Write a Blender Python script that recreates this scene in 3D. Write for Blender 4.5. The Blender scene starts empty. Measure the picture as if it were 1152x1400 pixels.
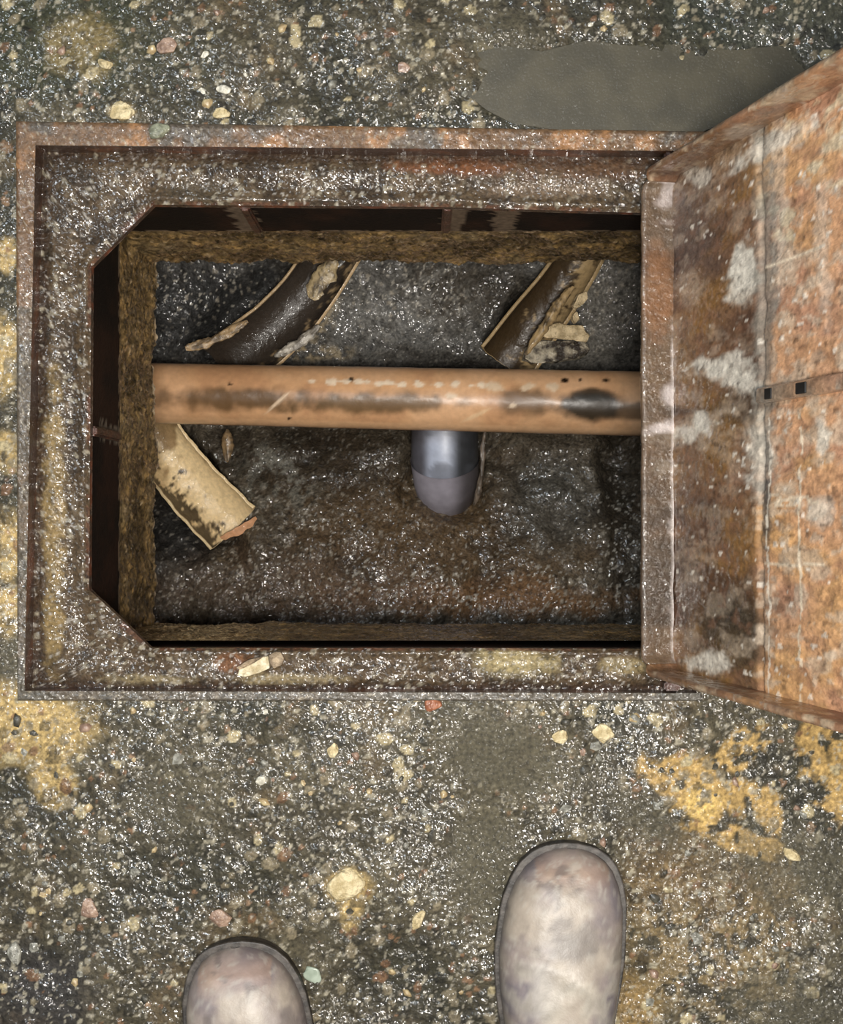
import bpy, bmesh, math, random
import numpy as np
from mathutils import Vector, Matrix, noise as mnoise

sc = bpy.context.scene
COL = sc.collection
# ------------------------------------------------------------------ camera
CAMZ, F = 1.40, 1960.0            # metres above the ground, focal length in pixels (1152x1400)
cam_d = bpy.data.cameras.new('camera'); cam = bpy.data.objects.new('camera', cam_d); COL.objects.link(cam)
cam.location = (0, 0, CAMZ); cam.rotation_euler = (0, 0, 0)
cam_d.sensor_fit = 'VERTICAL'; cam_d.sensor_height = 24.0; cam_d.lens = 24.0 * F / 1400.0
cam_d.clip_start = 0.02; cam_d.clip_end = 50
sc.camera = cam
# ------------------------------------------------------------------ world + lamps
w = bpy.data.worlds.new('world'); sc.world = w; w.use_nodes = True
w.node_tree.nodes['Background'].inputs[0].default_value = (0.80, 0.84, 0.95, 1)
w.node_tree.nodes['Background'].inputs[1].default_value = 0.20

def area(name, loc, size, power, color, size_y=None, target=(0, 0, 0)):
    d = bpy.data.lights.new(name, 'AREA'); o = bpy.data.objects.new(name, d); COL.objects.link(o)
    d.energy = power; d.color = color; d.size = size
    d.shape = 'DISK'
    if size_y: d.shape = 'RECTANGLE'; d.size_y = size_y
    o.location = loc
    o.rotation_euler = (Vector(target) - Vector(loc)).to_track_quat('-Z', 'Y').to_euler()
    return o
area('torch_lamp', (0.03, -0.10, 1.62), 0.22, 33.0, (1.0, 0.95, 0.88), target=(0.04, -0.05, 0))
area('ceiling_lamp', (-1.1, 0.8, 2.5), 0.20, 30.0, (0.80, 0.90, 1.0), 1.2, target=(0, 0.1, 0))
area('ceiling_lamp', (0.6, -0.9, 2.7), 0.20, 26.0, (1.0, 0.95, 0.88), 1.2, target=(0, 0, 0))
sc.view_settings.view_transform = 'Standard'; sc.view_settings.look = 'None'
sc.view_settings.exposure = 0.0; sc.view_settings.gamma = 1.0; sc.view_settings.use_curve_mapping = False

# ------------------------------------------------------------------ helpers
R = random.Random(7)
def P(px, py, z=0.0):
    k = (CAMZ - z) / F
    return Vector(((px - 576) * k, -(py - 700) * k, z))
def lin(c):
    c = np.asarray(c, float) / 255.0
    return np.where(c <= 0.04045, c / 12.92, ((c + 0.055) / 1.055) ** 2.4)
def h2(ix, iy, seed):
    n = (ix.astype(np.int64) * 374761393 + iy.astype(np.int64) * 668265263 + seed * 1274126177) & 0xffffffff
    n = ((n ^ (n >> 13)) * 1274126177) & 0xffffffff
    n = n ^ (n >> 16)
    n = (n * 2246822519) & 0xffffffff; n = n ^ (n >> 15)
    return (n & 0xffffff) / float(0x1000000)
def vnoise(x, y, s, seed=0):
    x = x / s; y = y / s
    ix = np.floor(x); iy = np.floor(y); fx = x - ix; fy = y - iy
    fx = fx * fx * (3 - 2 * fx); fy = fy * fy * (3 - 2 * fy)
    a = h2(ix, iy, seed); b = h2(ix + 1, iy, seed); c = h2(ix, iy + 1, seed); d = h2(ix + 1, iy + 1, seed)
    return (a * (1 - fx) + b * fx) * (1 - fy) + (c * (1 - fx) + d * fx) * fy
def fbm(x, y, s, o=4, seed=0):
    t = 0; a = 1; n = 0
    for k in range(o):
        t = t + a * vnoise(x, y, s / 2 ** k, seed + 17 * k); n += a; a *= 0.55
    return t / n
def grit(x, y, cell, dens, seed=0):
    """cell noise: height 0..1 of round grains, a random number per grain, a second one"""
    X = x / cell; Y = y / cell; ix = np.floor(X); iy = np.floor(Y)
    H = np.zeros_like(X); I = np.zeros_like(X); J = np.zeros_like(X)
    for dx in (-1, 0, 1):
        for dy in (-1, 0, 1):
            cx = ix + dx; cy = iy + dy
            r = 0.25 + 0.42 * h2(cx, cy, seed + 3)
            ox = cx + 0.15 + 0.7 * h2(cx, cy, seed + 1) - X; oy = cy + 0.15 + 0.7 * h2(cx, cy, seed + 2) - Y
            an = h2(cx, cy, seed + 6) * 3.1416; ca = np.cos(an); sa = np.sin(an)
            u = ox * ca + oy * sa; v = (-ox * sa + oy * ca) * 1.35
            e = h2(cx, cy, seed + 4)
            h = np.where(e < dens, np.clip(1 - (u * u + v * v) / (r * r), 0, 1) ** 0.6, 0) * (0.5 + r)
            m = h > H
            H = np.where(m, h, H); I = np.where(m, h2(cx, cy, seed + 5), I); J = np.where(m, h2(cx, cy, seed + 7), J)
    return H, I, J
def sstep(a, b, x):
    t = np.clip((x - a) / (b - a), 0, 1); return t * t * (3 - 2 * t)
def blob(px, py, cx, cy, rx, ry, ang=0, soft=0.35, n=None, amp=0.5):
    a = math.radians(ang); ca, sa = math.cos(a), math.sin(a)
    u = ((px - cx) * ca + (py - cy) * sa) / rx; v = (-(px - cx) * sa + (py - cy) * ca) / ry
    d = np.sqrt(u * u + v * v)
    if n is not None: d = d + (n - 0.5) * 2 * amp
    return 1 - sstep(1 - soft, 1 + soft, d)
def mixc(c, col, m):
    m = np.clip(m, 0, 1)[..., None]
    return c * (1 - m) + lin(col) * m

def link(name, me, mat=None, parent=None):
    o = bpy.data.objects.new(name, me); COL.objects.link(o)
    if mat and me and not me.materials: me.materials.append(mat)
    if parent: o.parent = parent
    return o
def tag(o, label=None, cat=None, group=None, kind=None):
    if label: o['label'] = label
    if cat: o['category'] = cat
    if group: o['group'] = group
    if kind: o['kind'] = kind
    return o
def empty(name, loc=(0, 0, 0), rz=0):
    o = bpy.data.objects.new(name, None); COL.objects.link(o); o.location = loc; o.rotation_euler.z = rz
    o.empty_display_size = 0.02; return o
def grid_mesh(name, V, col=None, wet=None, keep=None, closed_u=False, flip=False):
    n, m = V.shape[:2]
    idx = np.arange(n * m).reshape(n, m)
    if closed_u: idx = np.vstack([idx, idx[:1]])
    a = idx[:-1, :-1]; b = idx[1:, :-1]; c = idx[1:, 1:]; d = idx[:-1, 1:]
    F_ = np.stack([a, d, c, b] if flip else [a, b, c, d], -1)
    F_ = F_[keep] if keep is not None else F_.reshape(-1, 4)
    used = np.unique(F_); remap = np.zeros(n * m, np.int64); remap[used] = np.arange(len(used))
    F_ = remap[F_]; VV = V.reshape(-1, 3)[used]
    me = bpy.data.meshes.new(name)
    me.vertices.add(len(VV)); me.vertices.foreach_set('co', VV.astype(np.float32).ravel())
    me.loops.add(F_.size); me.loops.foreach_set('vertex_index', F_.astype(np.int32).ravel())
    me.polygons.add(len(F_)); me.polygons.foreach_set('loop_start', np.arange(0, F_.size, 4, dtype=np.int32))
    me.polygons.foreach_set('loop_total', np.full(len(F_), 4, np.int32))
    me.polygons.foreach_set('use_smooth', np.ones(len(F_), bool))
    me.update(calc_edges=True)
    if col is not None:
        c4 = np.ones((len(VV), 4), np.float32); c4[:, :3] = np.broadcast_to(col, (n, m, 3)).reshape(-1, 3)[used]
        at = me.color_attributes.new('Col', 'FLOAT_COLOR', 'POINT'); at.data.foreach_set('color', c4.ravel())
    if wet is not None:
        at = me.attributes.new('wet', 'FLOAT', 'POINT')
        at.data.foreach_set('value', np.broadcast_to(wet, (n, m)).reshape(-1)[used].astype(np.float32))
    me.validate(); return me

def mat_base(name):
    m = bpy.data.materials.new(name); m.use_nodes = True
    return m, m.node_tree, m.node_tree.nodes['Principled BSDF']
def bump_chain(nt, b, layers, coat=True, film=(420, 0.0022), stretch=1.0):
    """layers: (kind, scale, strength, distance)"""
    tco = nt.nodes.new('ShaderNodeTexCoord'); prev = None
    mp_ = nt.nodes.new('ShaderNodeMapping'); mp_.inputs['Scale'].default_value = (1, 1, stretch); nt.links.new(tco.outputs['Object'], mp_.inputs['Vector'])
    class TC: outputs = {'Object': mp_.outputs[0]}
    tc = TC
    for kind, scale, st, dist in layers:
        if kind == 'noise':
            t = nt.nodes.new('ShaderNodeTexNoise'); t.inputs['Scale'].default_value = scale; t.inputs['Detail'].default_value = 4
            t.inputs['Roughness'].default_value = 0.6; out = t.outputs['Fac']
        else:
            t = nt.nodes.new('ShaderNodeTexVoronoi'); t.inputs['Scale'].default_value = scale; t.feature = 'SMOOTH_F1'; out = t.outputs['Distance']
        nt.links.new(tc.outputs['Object'], t.inputs['Vector'])
        bp = nt.nodes.new('ShaderNodeBump'); bp.inputs['Strength'].default_value = st; bp.inputs['Distance'].default_value = dist
        bp.invert = kind != 'noise'
        nt.links.new(out, bp.inputs['Height'])
        if prev: nt.links.new(prev.outputs[0], bp.inputs['Normal'])
        prev = bp
    if prev:
        nt.links.new(prev.outputs[0], b.inputs['Normal'])
        if coat:
            t = nt.nodes.new('ShaderNodeTexNoise'); t.inputs['Scale'].default_value = film[0]; t.inputs['Detail'].default_value = 0.6
            nt.links.new(tc.outputs['Object'], t.inputs['Vector'])
            bp = nt.nodes.new('ShaderNodeBump'); bp.inputs['Strength'].default_value = 1.0; bp.inputs['Distance'].default_value = film[1]
            nt.links.new(t.outputs['Fac'], bp.inputs['Height']); nt.links.new(bp.outputs[0], b.inputs['Coat Normal'])
    return tc
def attr_mat(name, rough_dry=0.6, rough_wet=0.2, layers=(), var=0.25, vscale=300, metal=0.0, coat=0.0, spec=0.5, coat_r=0.09, film=(250, 0.0020), stretch=1.0):
    m, nt, b = mat_base(name)
    a = nt.nodes.new('ShaderNodeAttribute'); a.attribute_name = 'Col'
    wv = nt.nodes.new('ShaderNodeAttribute'); wv.attribute_name = 'wet'
    tc = bump_chain(nt, b, layers, film=film, stretch=stretch)
    n = nt.nodes.new('ShaderNodeTexNoise'); n.inputs['Scale'].default_value = vscale; n.inputs['Detail'].default_value = 3
    nt.links.new(tc.outputs['Object'], n.inputs['Vector'])
    mr = nt.nodes.new('ShaderNodeMapRange'); mr.inputs[1].default_value = 0.3; mr.inputs[2].default_value = 0.7
    mr.inputs[3].default_value = 1 - var; mr.inputs[4].default_value = 1 + var
    nt.links.new(n.outputs['Fac'], mr.inputs[0])
    mx = nt.nodes.new('ShaderNodeVectorMath'); mx.operation = 'SCALE'
    nt.links.new(a.outputs['Color'], mx.inputs[0]); nt.links.new(mr.outputs[0], mx.inputs['Scale'])
    nt.links.new(mx.outputs[0], b.inputs['Base Color'])
    rr = nt.nodes.new('ShaderNodeMapRange'); rr.inputs[3].default_value = rough_dry; rr.inputs[4].default_value = rough_wet
    nt.links.new(wv.outputs['Fac'], rr.inputs[0]); nt.links.new(rr.outputs[0], b.inputs['Roughness'])
    b.inputs['Metallic'].default_value = metal; b.inputs['Specular IOR Level'].default_value = spec
    if coat:
        cm = nt.nodes.new('ShaderNodeMath'); cm.operation = 'MULTIPLY'; cm.inputs[1].default_value = coat
        nt.links.new(wv.outputs['Fac'], cm.inputs[0]); nt.links.new(cm.outputs[0], b.inputs['Coat Weight'])
        b.inputs['Coat Roughness'].default_value = coat_r; b.inputs['Coat IOR'].default_value = 1.5
    return m
def plain_mat(name, c1, c2, rough=0.5, scale=60, layers=(), metal=0.0, coat=0.0, lo=0.4, hi=0.6):
    m, nt, b = mat_base(name)
    tc = bump_chain(nt, b, layers)
    n = nt.nodes.new('ShaderNodeTexNoise'); n.inputs['Scale'].default_value = scale; n.inputs['Detail'].default_value = 5
    nt.links.new(tc.outputs['Object'], n.inputs['Vector'])
    cr = nt.nodes.new('ShaderNodeValToRGB'); cr.color_ramp.elements[0].position = lo; cr.color_ramp.elements[1].position = hi
    cr.color_ramp.elements[0].color = (*lin(c1), 1); cr.color_ramp.elements[1].color = (*lin(c2), 1)
    nt.links.new(n.outputs['Fac'], cr.inputs[0]); nt.links.new(cr.outputs[0], b.inputs['Base Color'])
    b.inputs['Roughness'].default_value = rough; b.inputs['Metallic'].default_value = metal
    b.inputs['Coat Weight'].default_value = coat; b.inputs['Coat Roughness'].default_value = 0.12
    return m

M_floor = attr_mat('wet_concrete', 0.75, 0.55, [('noise', 230, 0.8, 0.0022), ('voronoi', 330, 0.8, 0.0009)], 0.45, 260, coat=1.0, spec=.25)
M_mud = attr_mat('wet_mud', 0.7, 0.5, [('noise', 170, 0.8, 0.0026), ('voronoi', 260, 0.8, 0.0011)], 0.45, 220, coat=1.0, spec=.25, film=(170, 0.0032))
M_collar = attr_mat('rough_concrete', 0.6, 0.35, [('noise', 180, 0.8, 0.003), ('voronoi', 300, 0.6, 0.001)], 0.6, 150, coat=1.0, spec=.25, film=(200, .003))
M_lid = attr_mat('rusted_steel', 0.6, 0.3, [('noise', 150, 0.6, 0.003), ('voronoi', 330, 0.5, 0.0009)], 0.25, 150, coat=1.0, spec=.3, film=(200, .0026), stretch=.45)
M_rustdark = plain_mat('dark_rusty_steel', (44, 24, 16), (80, 42, 26), 0.45, 40, [('noise', 220, 0.5, 0.003)], coat=0.4)
M_rim = attr_mat('rim_steel', 0.6, 0.35, [('noise', 230, 0.7, 0.002), ('voronoi', 330, 0.7, 0.0009)], 0.35, 240, coat=0.9)
M_skirt = attr_mat('grimy_steel', 0.8, 0.6, [('noise', 230, 0.5, 0.002)], 0.3, 140, spec=.15)
M_pipe = attr_mat('glazed_clay', 0.55, 0.32, [('noise', 35, 0.15, 0.004), ('noise', 300, 0.12, 0.001)], 0.08, 120, coat=0.2, spec=.3, coat_r=.3, film=(60, .002))
M_clay = attr_mat('broken_clay', 0.6, 0.3, [('noise', 160, 0.4, 0.003)], 0.15, 160, coat=0.5)
M_elbow = attr_mat('grey_plastic', 0.6, 0.42, [('noise', 60, 0.12, 0.003)], 0.12, 60, coat=0.12, coat_r=.3, film=(60, .001))

# ================================================================== FLOOR
def axis(lo, hi, fine, outer, ncoarse):
    a = np.arange(lo, hi + 1e-9, fine)
    t = np.linspace(0, 1, ncoarse + 1)[1:] ** 1.6
    m = np.arange(.005, .40, .005)
    return np.concatenate([(lo - .4 - t * outer)[::-1], (lo - m)[::-1], a, hi + m, hi + .4 + t * outer])
HX0, HX1, HY0, HY1 = P(30, 0).x, P(953, 0).x, P(0, 950).y, P(0, 188).y
xs = axis(-0.44, 0.44, 0.0019, 0.7, 30); ys = axis(-0.53, 0.53, 0.0019, 0.7, 30)
X, Y = np.meshgrid(xs, ys, indexing='ij')
px = 576 + X * 1400; py = 700 - Y * 1400
nB = fbm(X, Y, 0.09, 4, 11); nM = fbm(X, Y, 0.035, 4, 23); nS = fbm(X, Y, 0.012, 3, 31)
# smooth slurry places
smooth = np.maximum.reduce([
    blob(px, py, 820, 118, 180, 52, 6, 0.25, nM, 0.35), blob(px, py, 1010, 125, 90, 45, -18, 0.25, nM, 0.3),
    blob(px, py, 690, 60, 60, 40, 20, 0.4, nM, 0.7) * 0.7,
    blob(px, py, 690, 1030, 105, 60, 20, 0.4, nM, 0.6), blob(px, py, 660, 1180, 45, 100, 6, 0.4, nM, 0.5),
    blob(px, py, 250, 1090, 60, 70, 0, 0.5, nM, 0.9) * 0.6, blob(px, py, 20, 900, 40, 30, 0, 0.5, nM, 0.5) * 0.8,
    blob(px, py, 1080, 1190, 90, 55, 10, 0.4, nM, 0.8) * 0.7, blob(px, py, 880, 1120, 60, 22, 40, 0.4, nM, 0.6) * 0.7,
    blob(px, py, 1080, 1380, 90, 50, 10, 0.4, nM, 0.6) * 0.7])
g1, i1, j1 = grit(X, Y, 0.0055, 0.75, 101)
g2, i2, j2 = grit(X, Y, 0.0125, 0.55, 202)
g3, i3, j3 = grit(X, Y, 0.0030, 0.8, 303)
rough = 1 - 0.93 * smooth
H = (nB - 0.5) * 0.010 + (nM - 0.5) * 0.007 * rough + (nS - 0.5) * 0.0024 * rough
H += g1 * 0.0007 * rough + g2 * 0.0012 * rough
pud1 = np.maximum(blob(px, py, 820, 118, 185, 58, 4, 0.3, nM, 0.25), blob(px, py, 1020, 122, 100, 55, -18, 0.3, nM, 0.25))
H -= 0.007 * pud1
# level the floor to just under the frame's rim around the hole
edge = np.maximum.reduce([HX0 - X, X - HX1, HY0 - Y, Y - HY1])
near = 1 - sstep(0.0, 0.03, edge)
H = H * (1 - 0.6 * near) - 0.002 * near
c = np.zeros(X.shape + (3,)) + lin((64, 60, 48))
c = mixc(c, (86, 81, 66), sstep(0.45, 0.75, nM) * 0.7)
c = mixc(c, (40, 40, 30), sstep(0.55, 0.3, nB) * 0.7)
c = mixc(c, (46, 52, 34), blob(px, py, 60, 40, 170, 90, 10, 0.6, nM, 0.6) * 0.7)
c = mixc(c, (52, 58, 50), blob(px, py, 1080, 30, 160, 70, 0, 0.6, nM, 0.6) * 0.6)
c = mixc(c, (92, 80, 60), sstep(0.62, 0.75, fbm(X, Y, 0.05, 4, 77)) * 0.6)
c = mixc(c, (48, 46, 48), blob(px, py, 60, 1360, 80, 60, 0, 0.5, nM, 0.5) * 0.7)
c = mixc(c, (34, 34, 26), blob(px, py, 1090, 1390, 120, 60, 0, 0.5, nM, 0.5) * 0.7)
c = mixc(c, (128, 112, 82), blob(px, py, 980, 1290, 130, 100, -10, 0.5, nM, 0.9) * (nS > 0.48) * 0.75)
c = mixc(c, (148, 124, 80), blob(px, py, 870, 1380, 30, 60, 0, 0.5, nM, 0.7) * 0.7)
c = mixc(c, (105, 88, 62), blob(px, py, 960, 1200, 110, 50, 10, 0.5, nM, 0.9) * 0.6)
tan_ = [(60, 1000, 75, 45, 0), (20, 975, 50, 40, 0), (75, 1060, 28, 40, 0), (5, 480, 16, 55, 0), (10, 620, 18, 28, 0), (14, 745, 18, 50, 0),
        (10, 830, 20, 40, 0), (8, 350, 12, 22, 0), (478, 1210, 34, 26, 0), (480, 1240, 14, 30, 0), (165, 152, 20, 14, 0), (110, 60, 50, 40, 0)]
for k, t in enumerate(tan_):
    c = mixc(c, (178, 156, 108), blob(px, py, t[0], t[1], t[2], t[3], t[4], 0.35, nM, 0.55) * (0.85 if k != 11 else 0.3) * sstep(0.25, 0.55, nS + 0.1))
yel = [(905, 1058, 46, 20, 25), (955, 1092, 38, 30, 40), (1000, 1145, 72, 14, 22), (1045, 1160, 25, 12, -10), (1010, 1030, 26, 42, 40), (940, 1055, 45, 22, 0), (1050, 1110, 35, 16, 60),
       (1115, 1035, 22, 45, -10), (1140, 1070, 30, 50, 0), (1000, 1085, 55, 26, 0), (1145, 1020, 18, 40, 0)]
ym = np.zeros_like(px)
for t in yel: ym = np.maximum(ym, blob(px, py, *t, 0.22, fbm(X, Y, 0.02, 4, 55), 0.75))
ym = ym * sstep(0.36, 0.46, fbm(X, Y, 0.011, 3, 91))
c = mixc(c, (178, 150, 98), ym * 0.85)
c = mixc(c, (204, 176, 112), ym * blob(px, py, 955, 1100, 26, 24, 0, 0.5, nM, 0.5))
# coloured aggregate
a1 = (g1 > 0.12) * rough
c = c * (1 + (a1 * (i1 - 0.45) * 0.9)[..., None])
c = mixc(c, (150, 146, 132), a1 * (i1 > 0.86) * 0.8); c = mixc(c, (130, 100, 76), a1 * (j1 > 0.965) * 0.7)
a2 = (g2 > 0.15) * rough
c = mixc(c, (124, 116, 98), a2 * (i2 > 0.80) * 0.8); c = mixc(c, (168, 158, 128), a2 * (i2 > 0.93) * 0.8)
c = mixc(c, (38, 37, 32), a2 * (i2 < 0.30) * 0.6); c = mixc(c, (114, 86, 64), a2 * (j2 > 0.96) * 0.7)
a3 = (g3 > 0.1) * rough
c = mixc(c, (160, 156, 146), a3 * (i3 > 0.88) * 0.7)
c = mixc(c, (80, 77, 65), smooth * 0.85) * 0.84 * np.array((1.05, 1.0, .90))
wet = np.clip(0.55 + 0.9 * (fbm(X, Y, 0.07, 3, 61) - 0.42) * 2 - ym * 0.5, 0, 1) * (1 - 0.8 * smooth)
ixs = (xs[:-1] + xs[1:]) / 2; iys = (ys[:-1] + ys[1:]) / 2
CX, CY = np.meshgrid(ixs, iys, indexing='ij')
keep = ~((CX > HX0) & (CX < HX1) & (CY > HY0) & (CY < HY1))
floor = link('floor', grid_mesh('floor', np.stack([X, Y, H], -1), c, wet, keep), M_floor)
tag(floor, kind='structure')
floor['label'] = 'wet gritty concrete floor around the open manhole'
def floor_z(x, y):
    i = min(max(np.searchsorted(xs, x), 0), len(xs) - 1); j = min(max(np.searchsorted(ys, y), 0), len(ys) - 1)
    return float(H[i, j])
# puddle of thin slurry
def ngon_disc(name, pts, z, thick=0.004):
    bm = bmesh.new(); vs = [bm.verts.new((p.x, p.y, z)) for p in pts]; f = bm.faces.new(vs)
    if f.normal.z < 0 or f.calc_area() and False: pass
    bmesh.ops.recalc_face_normals(bm, faces=bm.faces)
    r = bmesh.ops.extrude_face_region(bm, geom=[f])
    for v in [e for e in r['geom'] if isinstance(e, bmesh.types.BMVert)]: v.co.z -= thick
    bmesh.ops.recalc_face_normals(bm, faces=bm.faces)
    me = bpy.data.meshes.new(name); bm.to_mesh(me); bm.free(); return me
M_slurry = plain_mat('grey_slurry', (58, 54, 40), (68, 63, 47), 0.5, 30, [('noise', 20, 0.05, 0.003)], coat=0.15)
pp = []
for px_, py_ in [(625, 95), (640, 130), (665, 150), (700, 168), (760, 177), (860, 179), (960, 180), (1005, 160), (1060, 130), (1100, 95), (1070, 62), (1000, 68), (930, 60), (860, 62), (800, 55), (740, 70), (690, 62), (650, 72)]:
    pp.append(P(px_, py_))
pd = link('puddle', ngon_disc('puddle', pp, -0.0012, 0.003), M_slurry)
tag(pd, 'smooth grey-brown slurry puddle lying on the floor above the frame, beside the open lid', 'puddle')

# ================================================================== stones
def stone_mesh(seed, flat=0.6, sub=2, j=0.28):
    bm = bmesh.new(); bmesh.ops.create_icosphere(bm, subdivisions=sub, radius=1)
    o = Vector((seed * 3.7, seed * 1.3, 0))
    for v in bm.verts:
        d = v.co.normalized(); k = 1 + j * 2 * (mnoise.noise(d * 1.3 + o)) + 0.10 * mnoise.noise(d * 4 + o)
        v.co = d * k; v.co.z *= flat
        # cut facets
        for q in range(3):
            nv = Vector((math.sin(seed + q * 2.1), math.cos(seed * 1.7 + q * 2.4), 0.5 * math.sin(seed * 2.3 + q))).normalized()
            e = v.co.dot(nv) - 0.72
            if e > 0: v.co -= nv * e * 0.85
    for f in bm.faces: f.smooth = seed % 2 == 0
    me = bpy.data.meshes.new('stone'); bm.to_mesh(me); bm.free(); return me
def stone_mat(nm, c1, c2): return plain_mat(nm, c1, c2, 0.42, 160, [('noise', 220, 0.6, 0.003)], coat=0.5)
SM = [stone_mat('stone_dark', (56, 54, 46), (88, 84, 72)), stone_mat('stone_tan', (150, 128, 92), (190, 172, 130)),
      stone_mat('stone_grey', (104, 102, 92), (150, 148, 136)), stone_mat('stone_pink', (122, 98, 82), (158, 132, 112)), stone_mat('stone_white', (176, 172, 156), (214, 208, 190))]
protos = {}
for mi, m in enumerate(SM):
    for k in range(3):
        me = stone_mesh(mi * 3 + k + 1, 0.55, 1); me.transform(Matrix.Scale(.004, 4)); me.materials.append(m); protos[(mi, k)] = me
placed = 0; tries = 0
while placed < 190 and tries < 4000:
    tries += 1
    qx = R.uniform(-0.40, 0.40); qy = R.uniform(-0.49, 0.49)
    PX = 576 + qx * 1400; PY = 700 - qy * 1400
    if 12 < PX < 985 and 165 < PY < 965: continue
    if PX > 880 and 150 < PY < 985: continue
    if PY > 1150 and (655 < PX < 880 or 225 < PX < 445): continue
    i = np.searchsorted(xs, qx); j = np.searchsorted(ys, qy)
    if smooth[i, j] > 0.3: continue
    r = R.choice([0.0028, 0.0034, 0.0040, 0.0048, 0.006])
    mi = R.choices([0, 1, 2, 3, 4], [10, 4, 6, 2, 1])[0]
    s = bpy.data.objects.new('stone', protos[(mi, R.randrange(3))]); COL.objects.link(s); s.parent = floor
    s.location = (qx, qy, floor_z(qx, qy)); s.scale = (r / .004 * R.uniform(0.8, 1.3), r / .004 * R.uniform(0.7, 1.1), r / .004)
    s.rotation_euler = (R.uniform(-.3, .3), R.uniform(-.3, .3), R.uniform(0, 6.28)); placed += 1

# named loose stones and chips
def loose(name, px_, py_, rx, ry, rz, mat, label, cat, seed, flat=0.5, rot=0, z=None):
    me = stone_mesh(seed, flat, 3, 0.2); me.transform(Matrix.Diagonal((rx, ry, rz, 1))); me.materials.append(mat)
    o = link(name, me); q = P(px_, py_)
    zz = floor_z(q.x, q.y) if z is None else z
    if z is not None: q = P(px_, py_, z)
    o.location = (q.x, q.y, zz + rz * flat * 0.45); o.rotation_euler = (0, 0, math.radians(rot))
    tag(o, label, cat); return o
M_sand = plain_mat('sandy_lump', (176, 158, 116), (216, 200, 160), 0.7, 120, [('noise', 160, 1.0, 0.006)])
loose('stone', 228, 65, 0.0095, 0.0085, 0.008, SM[3], 'round pinkish-brown stone on the floor near the top edge, left of centre', 'stone', 21)
loose('stone', 144, 88, 0.0075, 0.0045, 0.006, M_sand, 'small pale orange chip left of the round pinkish stone near the top', 'stone', 22, rot=-20)
loose('stone', 166, 153, 0.0125, 0.010, 0.009, M_sand, 'pale yellow lump on the floor just above the frame\'s top left corner', 'stone', 23)
loose('stone', 217, 180, 0.011, 0.0075, 0.010, stone_mat('stone_green', (104, 106, 88), (140, 142, 120)), 'grey-green lump lying on the rusty top rim', 'stone', 24, rot=40, z=0.004)
loose('stone', 306, 123, 0.0075, 0.0045, 0.006, SM[4], 'small white oval stone above the top rim', 'stone', 25, rot=10)
loose('stone', 303, 155, 0.0080, 0.0060, 0.006, M_sand, 'cream stone close above the top rim, below the small white oval stone', 'stone', 26)
loose('stone', 474, 1208, 0.019, 0.017, 0.009, M_sand, 'large crumbling sandy lump on the floor between the two boots', 'stone', 28)
loose('stone', 571, 1256, 0.0095, 0.0060, 0.007, M_sand, 'pale yellow chip right of the sandy lump, between the boots', 'stone', 30, rot=50)
loose('stone', 123, 1243, 0.0085, 0.0100, 0.007, SM[3], 'pitted pinkish chip on the floor left of the left boot', 'stone', 31, rot=20)
loose('stone', 302, 1254, 0.011, 0.008, 0.007, SM[3], 'flat pinkish-tan stone just above the toe of the left boot', 'stone', 33)
loose('stone', 825, 1002, 0.0110, 0.0095, 0.007, M_sand, 'tan stone under the bottom edge of the frame, left of the yellow paint', 'stone', 34)
loose('stone', 765, 1006, 0.0085, 0.0070, 0.006, M_sand, 'smaller tan stone left of the tan stone below the frame', 'stone', 35)
loose('stone', 591, 963, 0.0085, 0.0070, 0.006, stone_mat('stone_orange', (128, 76, 50), (156, 100, 70)), 'orange-brown stone touching the middle of the frame\'s bottom edge', 'stone', 36)
loose('stone', 455, 1026, 0.0055, 0.0075, 0.006, M_sand, 'small tan stone below the frame, upper left of the grey smooth patch', 'stone', 37)
loose('stone', 1082, 1168, 0.0100, 0.0055, 0.006, M_sand, 'triangular tan chip right of the yellow paint', 'stone', 38, rot=-40)
loose('stone', 20, 1303, 0.0070, 0.0110, 0.006, SM[2], 'pale grey pointed chip near the left edge, beside the left boot', 'stone', 39, rot=20)
fl = loose('glass_flake', 428, 1332, 0.0085, 0.0085, 0.003, plain_mat('green_flake', (136, 146, 130), (160, 170, 154), 0.2, 60), 'flat grey-green square flake beside the toe of the left boot', 'flake', 42, rot=30)
def chunk_row(me_name, n): pass

# ================================================================== MANHOLE FRAME
frame = empty('manhole_surround', (0, 0, 0))
tag(frame, 'rusted steel manhole surround with grit-covered ledge set into the floor', 'manhole surround')
LZ = -0.025
def strip(name, pairs, res, vres, zfun, colfun, mat, parent, closed=True, flip=False):
    """pairs: list of (inner xyz, outer xyz); bilinear surface with displacement"""
    U = []
    segs = len(pairs) if closed else len(pairs) - 1
    for k in range(segs):
        a, b = pairs[k], pairs[(k + 1) % len(pairs)]
        L = max((a[0] - b[0]).length, (a[1] - b[1]).length); n = max(2, int(L / res))
        for t in np.linspace(0, 1, n, endpoint=False): U.append((a[0].lerp(b[0], t), a[1].lerp(b[1], t)))
    if not closed: U.append(pairs[-1])
    A = np.array([tuple(u[0]) for u in U]); B = np.array([tuple(u[1]) for u in U])
    m = max(2, int(np.mean(np.linalg.norm(A - B, axis=1)) / vres))
    t = np.linspace(0, 1, m + 1)[None, :, None]
    V = A[:, None, :] * (1 - t) + B[:, None, :] * t
    T = np.broadcast_to(t[..., 0], V.shape[:2])
    dz, col, wt = zfun(V, T)
    V = V + dz
    me = grid_mesh(name, V, col, wt, closed_u=closed, flip=flip)
    return link(name, me, mat, parent)
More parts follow.
